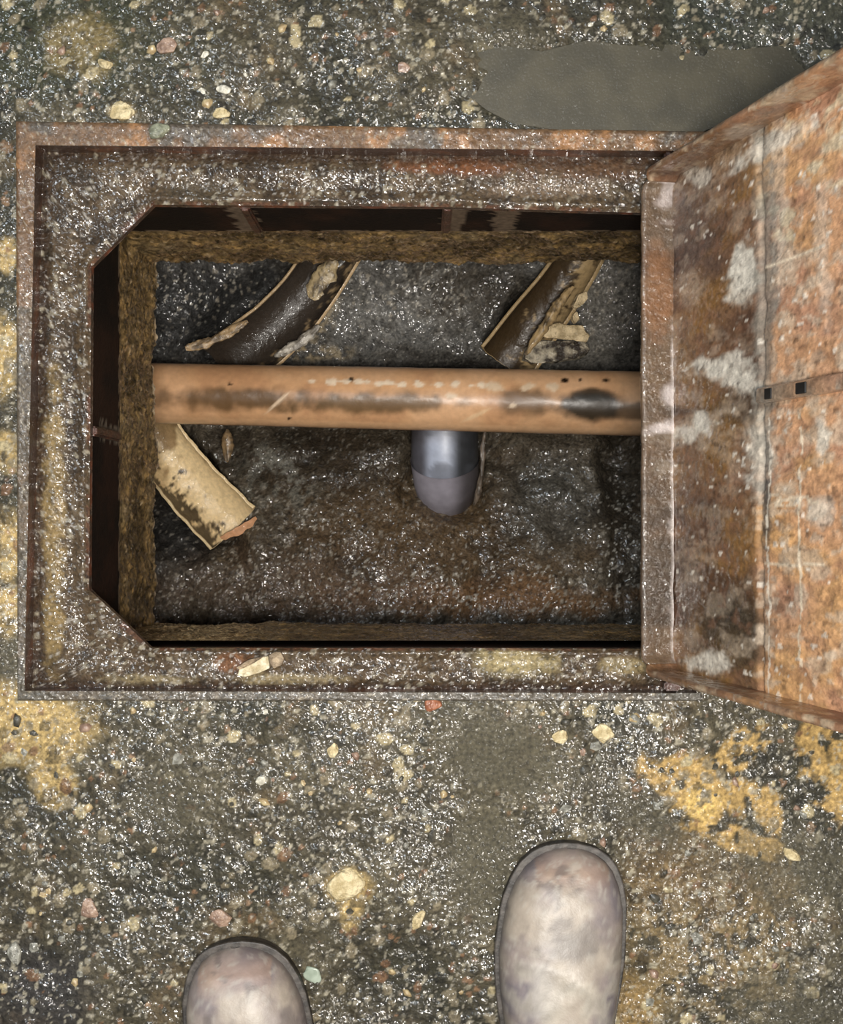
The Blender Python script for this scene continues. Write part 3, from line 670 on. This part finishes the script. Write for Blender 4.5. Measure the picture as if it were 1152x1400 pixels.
# mortar haunching beside the branches
def mortar(label, pts, wd, hg, colr, seed):
    root = empty('mortar_ridge', pts[len(pts) // 2]); crust('ridge', pts, wd, hg, colr, root, M_clay, seed); tag(root, label, 'mortar'); return root
mortar('streaked pale mortar smear at the top right rim of the dark upper left half-pipe', [Q(462, 362, .02), Q(446, 388, .02), Q(430, 418, .02)], .017, .25, (176, 156, 118), 901)
mortar('short tan mortar stub standing under the main pipe beside the yellow half-pipe', [Q(318, 590, .02), Q(319, 606, .02), Q(318, 634, .02)], .008, .8, (140, 116, 84), 905)
mortar('pale ragged mortar edge along the right side of the broken brown half-pipe', [Q(775, 405, .04), Q(752, 432, .045), Q(735, 460, .045), Q(712, 494, .045)], .009, .9, (184, 156, 112), 907)
M_chunk = plain_mat('pale_mortar', (190, 168, 128), (244, 220, 176), 0.6, 70, [('noise', 120, 1.0, 0.008)], coat=.2, lo=.35, hi=.55)
M_chunk2 = plain_mat('stained_mortar', (54, 44, 34), (206, 194, 170), 0.45, 60, [('noise', 120, 1.0, 0.008)], coat=.4)
def frag(px_, py_, z, pts, th, mat, label, tilt=(0, 0)):
    bm = bmesh.new(); k = (CAMZ - z) / F
    top = [bm.verts.new(((a - px_) * k, -(b - py_) * k, 0)) for a, b in pts]; f = bm.faces.new(top)
    r = bmesh.ops.extrude_face_region(bm, geom=[f])
    for v in [e for e in r['geom'] if isinstance(e, bmesh.types.BMVert)]: v.co.z += th; v.co.x *= .93; v.co.y *= .93
    bmesh.ops.recalc_face_normals(bm, faces=bm.faces)
    bmesh.ops.bevel(bm, geom=bm.edges[:], offset=.0012, segments=2, affect='EDGES')
    bmesh.ops.triangulate(bm, faces=[f for f in bm.faces if len(f.verts) > 4]); bmesh.ops.subdivide_edges(bm, edges=bm.edges[:], cuts=2, use_grid_fill=True)
    for v in bm.verts: v.co += Vector((mnoise.noise(v.co * 90), mnoise.noise(v.co * 90 + Vector((5, 5, 5))), 1.3 * mnoise.noise(v.co * 70 + Vector((9, 1, 1))))) * .003
    me = bpy.data.meshes.new('fragment'); bm.to_mesh(me); bm.free()
    o = link('mortar_fragment', me, mat); q = P(px_, py_, z); o.location = q; o.rotation_euler = (tilt[0], tilt[1], 0)
    tag(o, label, 'rubble'); return o
frag(768, 452, -.70, [(736, 458), (745, 447), (762, 440), (775, 446), (797, 445), (800, 452), (806, 460), (802, 468), (780, 465), (745, 462)], .018, M_chunk, 'pale wedge-shaped mortar fragment right of the broken brown half-pipe', (.1, 0))
frag(792, 412, -.70, [(779, 420), (788, 405), (800, 399), (802, 408), (795, 417), (784, 425)], .014, M_chunk, 'small pale finger of mortar above the wedge-shaped fragment', (0, .1))
frag(787, 434, -.705, [(781, 432), (788, 427), (792, 436), (786, 443), (781, 440)], .012, M_chunk, 'tiny pale mortar crumb between the finger and the wedge-shaped fragment')
frag(765, 482, -.72, [(712, 494), (718, 475), (742, 466), (800, 468), (806, 480), (790, 492), (755, 497), (725, 498)], .022, M_chunk2, 'grey stained mortar lump with dark hollows, against the main pipe below the wedge-shaped fragment')

# dark grey elbow under the pipe
ec = P(608, 600, -.74)
Ec = empty('elbow_pipe', (ec.x, ec.y, -.75))
yb = P(0, 640, -.74).y
path = [(ec.x, ec.y + .09, -.742), (ec.x, ec.y + .02, -.740), (ec.x, ec.y - .03, -.745), (ec.x + .002, ec.y - .060, -.768), (ec.x + .003, ec.y - .074, -.80), (ec.x + .003, ec.y - .076, -.84)]
V, S, A = tube(path[:4], [.050, .050, .050, .047], 64, nlen=60)
nn = fbm(V[..., 0], V[..., 1], .03, 3, 950)
cl = np.zeros(V.shape[:2] + (3,)) + lin((172, 178, 194)); cl = mixc(cl, (84, 84, 88), sstep(.5, .3, nn) * .6); 
sidem = sstep(.000, .022, V[..., 0] - ec.x + (nn - .5) * .012); cl = mixc(cl, (30, 29, 26), sidem * .9); cl = mixc(cl, (60, 52, 52), sstep(-.018, -.036, V[..., 0] - ec.x) * .85)  # pale blue-grey band between the darker sides is a painted broad highlight
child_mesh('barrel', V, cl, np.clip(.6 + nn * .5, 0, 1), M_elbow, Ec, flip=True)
V, S, A = tube([(p[0], p[1], p[2]) for p in path[2:]], [.0515, .0490, .0455, .043], 64, nlen=50)
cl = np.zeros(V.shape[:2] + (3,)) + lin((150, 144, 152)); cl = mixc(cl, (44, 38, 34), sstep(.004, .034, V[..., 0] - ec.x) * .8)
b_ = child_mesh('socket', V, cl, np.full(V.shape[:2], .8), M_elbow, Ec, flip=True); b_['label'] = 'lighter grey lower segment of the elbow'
tag(Ec, 'glossy dark grey pipe elbow bending down from under the middle of the main pipe', 'pipe')
mt = mortar('ragged vertical mortar seam at the right side of the grey elbow', [Q(661, 588, .02), Q(658, 612, .02), Q(657, 640, .02), Q(652, 672, .01), Q(646, 690, .0)], .005, 1.0, (112, 98, 84), 911)

# wood scrap on the lower ledge
W = empty('wood_scrap', P(355, 906, LZ + .004)); tag(W, 'small pale splintered wood scrap lying on the lower ledge of the frame', 'wood')
M_wood = plain_mat('pale_wood', (176, 160, 124), (226, 216, 186), .7, 90, [('noise', 150, .9, .005)])
M_wood2 = plain_mat('grey_wood', (120, 104, 84), (176, 156, 128), .7, 120, [('noise', 150, .9, .005)])
def slab(name, pts, z, th, mat, root):
    bm = bmesh.new(); vs = []
    for a, b in pts:
        q = P(a, b, z) - root.location; vs.append(bm.verts.new((q.x, q.y, 0)))
    f = bm.faces.new(vs); r = bmesh.ops.extrude_face_region(bm, geom=[f])
    for v in [e for e in r['geom'] if isinstance(e, bmesh.types.BMVert)]: v.co.z += th * (.7 + .6 * R.random())
    bmesh.ops.recalc_face_normals(bm, faces=bm.faces); bmesh.ops.bevel(bm, geom=bm.edges[:], offset=.0006, segments=1, affect='EDGES')
    me = bpy.data.meshes.new(name); bm.to_mesh(me); bm.free(); return link(name, me, mat, root)
slab('splinter', [(327, 921), (329, 913), (340, 905), (356, 897), (368, 896), (370, 912), (356, 918), (338, 923)], LZ, .009, M_wood, W)
slab('splinter', [(325, 911), (342, 900), (364, 895), (350, 904), (330, 914)], LZ, .012, M_wood2, W)['label'] = 'tan sliver'
slab('knot', [(369, 894), (378, 889), (386, 890), (390, 899), (386, 908), (376, 912), (370, 904)], LZ, .011, M_wood2, W)['label'] = 'greyer knotted end'

# ================================================================== LID
LT = math.radians(13.0)
lid = empty('manhole_cover', (0.244, 0, 0.0)); tag(lid, 'rusty orange steel manhole cover standing open on its hinge at the right', 'manhole cover')
D = Vector((math.sin(LT), 0, math.cos(LT))); N = Vector((-math.cos(LT), 0, math.sin(LT)))
LY0, LY1, LL, FD = -0.1575, 0.3300, 0.62, 0.032
Dn, Nn = np.array(tuple(D)), np.array(tuple(N)); O = np.array((0.244, 0, 0.0))
def lid_pt(s, t, n_):
    s, t, n_ = np.broadcast_arrays(s, t, n_)
    rc = .024; e = np.minimum(t - LY0, LY1 - t); u = np.clip((rc - s) / rc, 0, 1); v = np.clip((rc - e) / rc, 0, 1)
    f = np.where((u > 0) & (v > 0), np.maximum(u, v) / np.maximum(np.hypot(u, v), 1e-6), 1)
    dt = np.where((u > 0) & (v > 0), rc * v * (1 - f), 0); s = s + np.where((u > 0) & (v > 0), rc * u * (1 - f), 0)
    t = t + dt * np.where(t - LY0 < LY1 - t, 1, -1)
    V = O + s[..., None] * Dn + n_[..., None] * Nn; V[..., 1] += t; return V
def lid_px(V):
    k = F / (CAMZ - V[..., 2]); return 576 + V[..., 0] * k, 700 - V[..., 1] * k
def rust_col(V, s, t, flange=0):
    PX, PY = lid_px(V); a = fbm(s * .42, t, .08, 4, 1001); b = fbm(s * .42, t, .025, 4, 1002); d = fbm(s * .42, t, .010, 4, 1003); e = fbm(s * .42, t, .02, 5, 1009)
    g, i, j = grit(s * .5, t, .004, .6, 1004)
    cc = np.zeros(s.shape + (3,)) + lin((186, 144, 112))
    cc = mixc(cc, (200, 152, 112), sstep(.45, .65, b) * .6); cc = mixc(cc, (206, 160, 104), sstep(.5, .68, a) * .7); cc = mixc(cc, (164, 118, 96), sstep(.5, .35, b) * .5)
    lowr = 1 - sstep(.17, .2, s)                         # the hinge side is browner
    cc = mixc(cc, (98, 72, 50), lowr * .85); cc = mixc(cc, (130, 96, 56), lowr * sstep(.48, .66, b) * .8); cc = mixc(cc, (74, 54, 44), lowr * sstep(.5, .36, a) * .8)
    cc = mixc(cc, (86, 72, 66), blob(PX, PY, 935, 330, 45, 80, 0, .5, b, .6) * .8)
    cc = mixc(cc, (52, 48, 38), blob(PX, PY, 1000, 860, 55, 60, 0, .5, b, .7) * .8)
    cc = mixc(cc, (66, 60, 48), blob(PX, PY, 1010, 560, 50, 25, 0, .4, b, .6) * .5)
    # pale scale and grey scuffs
    cc = mixc(cc, (192, 172, 148), sstep(.54, .66, e) * (.65 - .35 * lowr)); cc = mixc(cc, (196, 178, 156), sstep(.60, .70, d) * (.6 - .35 * lowr)); cc = mixc(cc, (122, 88, 68), sstep(.42, .32, d) * .45)
    up_ = (PY < 330); cc = mixc(cc, (206, 190, 158), sstep(.52, .62, e) * up_ * (1 - lowr) * .7)
    for bb in ((1018, 365, 16, 32, 10, .95), (1012, 395, 18, 20, 0, .7), (985, 500, 40, 12, -10, .8), (1010, 520, 45, 14, 20, .8), (945, 590, 38, 12, -20, .8), (958, 575, 18, 14, 0, .8), (968, 905, 28, 12, -5, .9),
               (1060, 195, 60, 14, -28, .85), (1010, 180, 22, 9, -20, .9), (1040, 620, 18, 60, 0, .6), (1125, 600, 8, 30, 0, .8), (955, 240, 20, 14, 20, .6), (905, 640, 14, 10, 0, .6), (1120, 700, 16, 20, 0, .5), (1065, 240, 10, 140, 0, .35), (1125, 330, 10, 90, 0, .35)):
        cc = mixc(cc, (214, 206, 190), blob(PX, PY, bb[0], bb[1], bb[2], bb[3], bb[4], .4, d, 1.0) * bb[5])
    cc = mixc(cc, (128, 124, 114), blob(PX, PY, 1044, 430, 13, 270, 0, .5, d, .9) * .75)
    cc = mixc(cc, (66, 64, 62), blob(PX, PY, 1049, 690, 7, 60, 0, .5, d, .7) * .8)
    cc = mixc(cc, (64, 40, 26), blob(PX, PY, 905, 562, 40, 8, 0, .3, d, .5) * .8)
    for sx in (.262,): cc = mixc(cc, (222, 206, 180), (np.abs(s - sx + (b - .5) * .01) < .0018) * ((t < .08)) * (d > .38) * .8)
    cc = mixc(cc, (222, 206, 180), ((np.abs(t + .042 + (b - .5) * .012) < .0012) | (np.abs(t - .012 + (b - .5) * .03) < .0012) | (np.abs(t - .205) < .0008)) * (s > .2) * (s < .30) * .7)
    cc = mixc(cc, (224, 214, 196), (np.abs(s - .207 + (b - .5) * .008) < .0014) * (t < .08) * (d > .42) * .7)
    cc = mixc(cc, (226, 216, 200), (g > .2) * (i > .93) * .7)
    cc = mixc(cc, (50, 36, 26), (g > .2) * (i < .10) * .5)
    w_ = np.clip(.35 + (b - .4) * 2, 0, 1); return cc, w_, a, b, d, g
s1 = np.arange(0, LL + .001, .0022); t1 = np.arange(LY0, LY1 + .001, .0022)
S, T = np.meshgrid(s1, t1, indexing='ij'); V0 = lid_pt(S, T, 0 * S)
cc, w_, a, b, d, g = rust_col(V0, S, T)
hh = (a - .5) * .004 + (b - .5) * .003 + (d - .5) * .002 + g * .0006
hh += -.003 * (1 - sstep(.0, .008, np.abs(S - .192 + (b - .5) * .006)))     # folded seam
def lchild(name, V, cc, w_, mat=M_lid, **k): return child_mesh(name, V, cc, w_, mat, lid, **k)
lchild('panel', lid_pt(S, T, hh), cc, w_, flip=True)
# back of the panel (top side of the lid, faces away): plain plate
Sb, Tb = np.meshgrid(np.linspace(0, LL, 12), np.linspace(LY0, LY1, 12), indexing='ij'); Vb = lid_pt(Sb, Tb, -.008 + 0 * Sb)
lchild('tread_plate', Vb, np.zeros(Sb.shape + (3,)) + lin((92, 70, 54)), np.full(Sb.shape, .4))
# flanges : box strips made of 3 faces (inner, edge, outer)
TH = .006
def flange(name, kind):
    """cross section path in (offset from edge, n); run along the edge"""
    sec = [(TH, 0.0)] + [(TH, FD * q) for q in (.12, .25, .37, .5, .62, .75, .87, 1)] + [(TH * .5, FD + .0006), (0, FD), (0, FD * .5), (0, -.008)]
    if kind in ('back', 'front'):
        run = np.arange(0 if kind else 0, LL + .001, .0025)
        Sg, K = np.meshgrid(run, np.arange(len(sec)), indexing='ij')
        off = np.array([q[0] for q in sec])[K]; nn_ = np.array([q[1] for q in sec])[K]
        Tg = (LY1 - off) if kind == 'back' else (LY0 + off)
        # rounded hinge corner: rim dies away at s->0
        rr = .018; nn_ = np.where(nn_ > 0, nn_ * (1 - .25 * np.clip(1 - Sg / rr, 0, 1) ** 2), nn_)
        V = lid_pt(Sg, Tg, nn_); cs, ct = Sg, Tg + nn_
    else:
        run = np.arange(LY0, LY1 + .001, .0025)
        Tg, K = np.meshgrid(run, np.arange(len(sec)), indexing='ij')
        off = np.array([q[0] for q in sec])[K]; nn_ = np.array([q[1] for q in sec])[K]
        Sg = off if kind == 'hinge' else LL - off
        ec_ = np.minimum(Tg - LY0, LY1 - Tg); nn_ = np.where(nn_ > 0, nn_ * (1 - .22 * np.clip(1 - ec_ / .018, 0, 1) ** 2), nn_)
        V = lid_pt(Sg, Tg, nn_); cs, ct = Sg + nn_, Tg
    c_, w2, a2_, b2_, d2_, g2_ = rust_col(V, cs, ct)
    if kind == 'hinge':
        c_ = mixc(c_, (82, 68, 54), np.full(cs.shape, .85)); c_ = mixc(c_, (46, 38, 30), sstep(.5, .35, a2_) * .5); PXv, PYv = lid_px(V)
        c_ = mixc(c_, (122, 84, 54), blob(PXv, PYv, 900, 400, 22, 60, 0, .5, b2_, .7) * .7)
        c_ = mixc(c_, (206, 196, 190), blob(PXv, PYv, 922, 680, 4, 200, 0, .5, d2_, 1.0) * .7)
        c_ = mixc(c_, (190, 180, 176), blob(PXv, PYv, 905, 585, 24, 10, -15, .5, d2_, 1.0) * .7 + blob(PXv, PYv, 915, 260, 14, 30, 0, .5, d2_, 1.0) * .5 + blob(PXv, PYv, 915, 540, 8, 14, 0, .5, d2_, .8) * .7)
    else:
        c_ = mixc(c_, (112, 80, 58), np.full(cs.shape, .6)); c_ = mixc(c_, (196, 176, 146), sstep(.6, .7, d2_) * .5)
    V = V + ((b2_ - .5) * .003)[..., None] * Nn
    return lchild(name, V, c_, w2, flip=(kind in ('back', 'far')))
flange('flange', 'back'); flange('flange', 'front'); hf = flange('hinge_flange', 'hinge'); flange('flange', 'far')
hf['label'] = 'dull brown hinge-side flange'
# stiffeners
def stiff(name, s0, s1_, t0, t1_, n1, colr, label=None):
    bm_n = 8
    along_s = (s1_ - s0) > (t1_ - t0)
    if along_s:
        run = np.arange(s0, s1_, .003); sec = [(t0, -.001), (t0, n1 * .8), (t0 + (t1_ - t0) * .12, n1), (t1_ - (t1_ - t0) * .12, n1), (t1_, n1 * .8), (t1_, -.001)]
        Sg, K = np.meshgrid(run, np.arange(6), indexing='ij'); Tg = np.array([q[0] for q in sec])[K]; ng = np.array([q[1] for q in sec])[K]
    else:
        run = np.arange(t0, t1_, .003); sec = [(s0, -.001), (s0, n1 * .8), (s0 + (s1_ - s0) * .12, n1), (s1_ - (s1_ - s0) * .12, n1), (s1_, n1 * .8), (s1_, -.001)]
        Tg, K = np.meshgrid(run, np.arange(6), indexing='ij'); Sg = np.array([q[0] for q in sec])[K]; ng = np.array([q[1] for q in sec])[K]
    ng = ng + (fbm(Sg, Tg, .02, 3, 77) - .5) * .002 * (ng > 0)
    V = lid_pt(Sg, Tg, ng); c_, w2, a_, b_2, d_, g_2 = rust_col(V, Sg, Tg); c_ = mixc(c_, colr, .3 + .5 * sstep(.4, .6, d_))
    o = lchild(name, V, c_, w2, flip=not along_s)
    if label: o['label'] = label
    return o
stiff('stiffener', .20, LL - .01, .091, .104, .008, (120, 104, 88), 'greyish rib with dark slots')
M_hole = plain_mat('dark_slot', (14, 13, 12), (26, 24, 22), .6, 60)
for ss, wd in ((.222, .012), (.278, .016), (.35, .012)):
    me = boxmesh('slot', wd, .009, .0016, .0005, 1); o = link('slot', me, M_hole, lid)
    q = D * ss + N * .0085; o.location = (q.x, .0975, q.z); o.rotation_euler = D.to_track_quat('X', 'Z').to_euler()
    o.rotation_euler = (0, -(math.pi / 2 - LT), 0)

# ================================================================== BOOTS
def boot(label, toe_px, toe_py, deg, seed, mirror=1, scl=1.0):
    toe = P(toe_px, toe_py, .045); root = empty('work_boot', (toe.x, toe.y, 0), math.radians(deg)); root.scale = (scl, scl, 1)
    tag(root, label, 'boot', 'pair of work boots')
    # length profile: distance from toe -> half width, height, centre offset
    prof = [(0.0000, .005, .030), (.0015, .014, .036), (.005, .024, .043), (.011, .0335, .050), (.020, .0420, .057), (.034, .0495, .063), (.055, .0555, .068), (.080, .0575, .071), (.105, .0585, .076), (.130, .0565, .086),
            (.155, .0530, .100), (.180, .0490, .118), (.205, .0460, .140), (.235, .0440, .160), (.262, .0420, .150), (.285, .0370, .125), (.298, .028, .095), (.304, .012, .07)]
    ys_ = np.concatenate([np.linspace(0, .03, 18, endpoint=False), np.linspace(.03, .304, 60)])
    hw = np.interp(ys_, [p[0] for p in prof], [p[1] for p in prof]); ht = np.interp(ys_, [p[0] for p in prof], [p[2] for p in prof])
    off = mirror * .006 * np.sin(np.clip(ys_ / .25, 0, 1) * math.pi)
    A_ = np.linspace(0, math.pi, 49); ex = .74
    zb = .022
    V = np.zeros((len(ys_), len(A_), 3))
    cx_ = np.sign(np.cos(A_)) * np.abs(np.cos(A_)) ** ex; sx_ = np.abs(np.sin(A_)) ** .80
    V[..., 0] = hw[:, None] * cx_[None] + off[:, None]; V[..., 1] = -ys_[:, None]; V[..., 2] = zb + (ht - zb)[:, None] * sx_[None]
    # creases across the vamp and toe cap seam
    Yv = -V[..., 1]; Xv = V[..., 0]
    cre = -.0016 * np.exp(-((Yv - .112 - .02 * np.sin(Xv * 30)) / .004) ** 2) - .0014 * np.exp(-((Yv - .128 + .02 * np.sin(Xv * 25)) / .004) ** 2)
    V[..., 2] += (cre + (fbm(Xv, Yv, .03, 4, seed) - .5) * .003) * sx_[None]
    b_1 = fbm(Xv, Yv, .045, 4, seed + 1); b_2 = fbm(Xv, Yv, .015, 4, seed + 2); b_3 = fbm(Xv, Yv, .005, 3, seed + 3)
    cl = np.zeros(Xv.shape + (3,)) + lin((146, 134, 128))
    cl = mixc(cl, (170, 158, 142), sstep(.48, .65, b_1) * .8); cl = mixc(cl, (112, 106, 112), sstep(.5, .35, b_1) * .7)
    cl = mixc(cl, (164, 136, 116), np.exp(-((Yv - .018) / .012) ** 2) * (np.abs(Xv) < .035) * .55)
    cl = mixc(cl, (96, 88, 84), sstep(.58, .7, b_2) * .6); cl = mixc(cl, (184, 178, 166), sstep(.60, .72, b_3) * .4)
    cl = mixc(cl, (84, 80, 80), blob(Xv, Yv, .0, .078, .026, .014, 0, .6, b_2, .8) * .55)
    cl = mixc(cl, (186, 178, 162), sstep(.07, .12, Yv) * sstep(.4, .6, b_2) * .5)
    cl = mixc(cl, (90, 84, 80), np.clip(1 - sx_[None] * 2.2, 0, 1) * .6 + 0 * Xv)
    cl = cl * .84
    me = grid_mesh('upper', V, cl, np.clip(.2 + b_1, 0, 1), flip=False); link('upper', me, M_boot, root)
    # shaft
    Av = np.linspace(0, 2 * math.pi, 41); Zs = np.linspace(.09, .24, 16); V = np.zeros((16, 41, 3))
    for q, z_ in enumerate(Zs):
        f = (z_ - .09) / .15; rx = .046 - .004 * math.sin(f * 3.1) + .008 * f; ry = .062 - .006 * f
        V[q, :, 0] = rx * np.cos(Av); V[q, :, 1] = -.232 + .010 * f * 0 + ry * np.sin(Av); V[q, :, 2] = z_
    cl = np.zeros(V.shape[:2] + (3,)) + lin((140, 128, 118)); link('shaft', grid_mesh('shaft', V, cl, np.full(V.shape[:2], .3), flip=False), M_boot, root)
    o = link('collar', None if False else ring_mesh(.054, .056, .006, .24, -.232), M_sole, root)
    # trouser leg coming out of the shaft
    V = np.zeros((12, 41, 3))
    for q, z_ in enumerate(np.linspace(.20, .46, 12)):
        r = .047 + .010 * (q / 11); V[q, :, 0] = r * np.cos(Av) * (1 + .03 * np.sin(5 * Av + q)); V[q, :, 1] = -.236 + r * 1.05 * np.sin(Av) - .03 * (q / 11); V[q, :, 2] = z_
    cl = np.zeros(V.shape[:2] + (3,)) + lin((44, 48, 60)); link('trouser_leg', grid_mesh('trouser_leg', V, cl, np.full(V.shape[:2], .0)), M_cloth, root)
    # welt + sole outline
    def outline(extra):
        pts = []
        yy = np.concatenate([np.linspace(0, .03, 14, endpoint=False), np.linspace(.03, .304, 36)])
        h_ = np.interp(yy, [p[0] for p in prof], [p[1] for p in prof]); of = mirror * .006 * np.sin(np.clip(yy / .25, 0, 1) * math.pi)
        cen = .152; L = [(h + extra * min(1, y_ / .006 + .35) + q, -(y_ + (y_ - cen) / cen * extra)) for y_, h, q in zip(yy, h_, of)]
        Rr = [(-(h + extra * min(1, y_ / .006 + .35)) + q, -(y_ + (y_ - cen) / cen * extra)) for y_, h, q in zip(yy, h_, of)]
        return L + Rr[::-1]
    def plate(name, extra, za, zb_, mat, bev):
        bm = bmesh.new(); f = bm.faces.new([bm.verts.new((x_, y_, za)) for x_, y_ in outline(extra)])
        r = bmesh.ops.extrude_face_region(bm, geom=[f])
        for v in [e for e in r['geom'] if isinstance(e, bmesh.types.BMVert)]: v.co.z = zb_
        bmesh.ops.recalc_face_normals(bm, faces=bm.faces)
        me = bpy.data.meshes.new(name); bm.to_mesh(me); bm.free(); o = link(name, me, mat, root)
        md = o.modifiers.new('bevel', 'BEVEL'); md.width = bev; md.segments = 2; md.limit_method = 'ANGLE'; return o
    plate('sole', .003, .002, .020, M_sole, .002); o = plate('welt', .0045, .020, .025, M_welt, .0012)
    return root
def ring_mesh(rx, ry, th, z, yc_):
    bm = bmesh.new(); n_ = 40; m_ = 8; vs = []
    for a in range(n_):
        t = a / n_ * 2 * math.pi; row = []
        for b in range(m_):
            u = b / m_ * 2 * math.pi; r = 1 + th * .5 * math.cos(u) / rx
            row.append(bm.verts.new((rx * r * math.cos(t), yc_ + ry * r * math.sin(t), z + th * .6 * math.sin(u))))
        vs.append(row)
    for a in range(n_):
        for b in range(m_): bm.faces.new((vs[a][b], vs[(a + 1) % n_][b], vs[(a + 1) % n_][(b + 1) % m_], vs[a][(b + 1) % m_]))
    bmesh.ops.recalc_face_normals(bm, faces=bm.faces)
    for f in bm.faces: f.smooth = True
    me = bpy.data.meshes.new('collar'); bm.to_mesh(me); bm.free(); return me
M_boot = attr_mat('muddy_leather', 0.62, 0.42, [('noise', 60, 0.2, 0.004), ('noise', 400, 0.15, 0.001)], 0.12, 90, coat=0.1, coat_r=.3, film=(60, .001))
M_sole = plain_mat('dark_rubber', (34, 30, 26), (62, 54, 44), .6, 80, [('noise', 200, .5, .002)])
M_welt = plain_mat('scuffed_welt', (44, 40, 36), (78, 72, 66), .5, 90, [('noise', 200, .3, .002)])
M_cloth = attr_mat('work_trousers', .9, .9, [('noise', 500, .3, .001)], .1, 200)
boot('muddy grey work boot with rounded toe, left of the pair, lower in the picture', 318, 1303, 5.0, 1101, 1)
boot('muddy grey work boot with rounded toe, right of the pair, reaching closer to the manhole', 784, 1166, -3.0, 1151, -1)
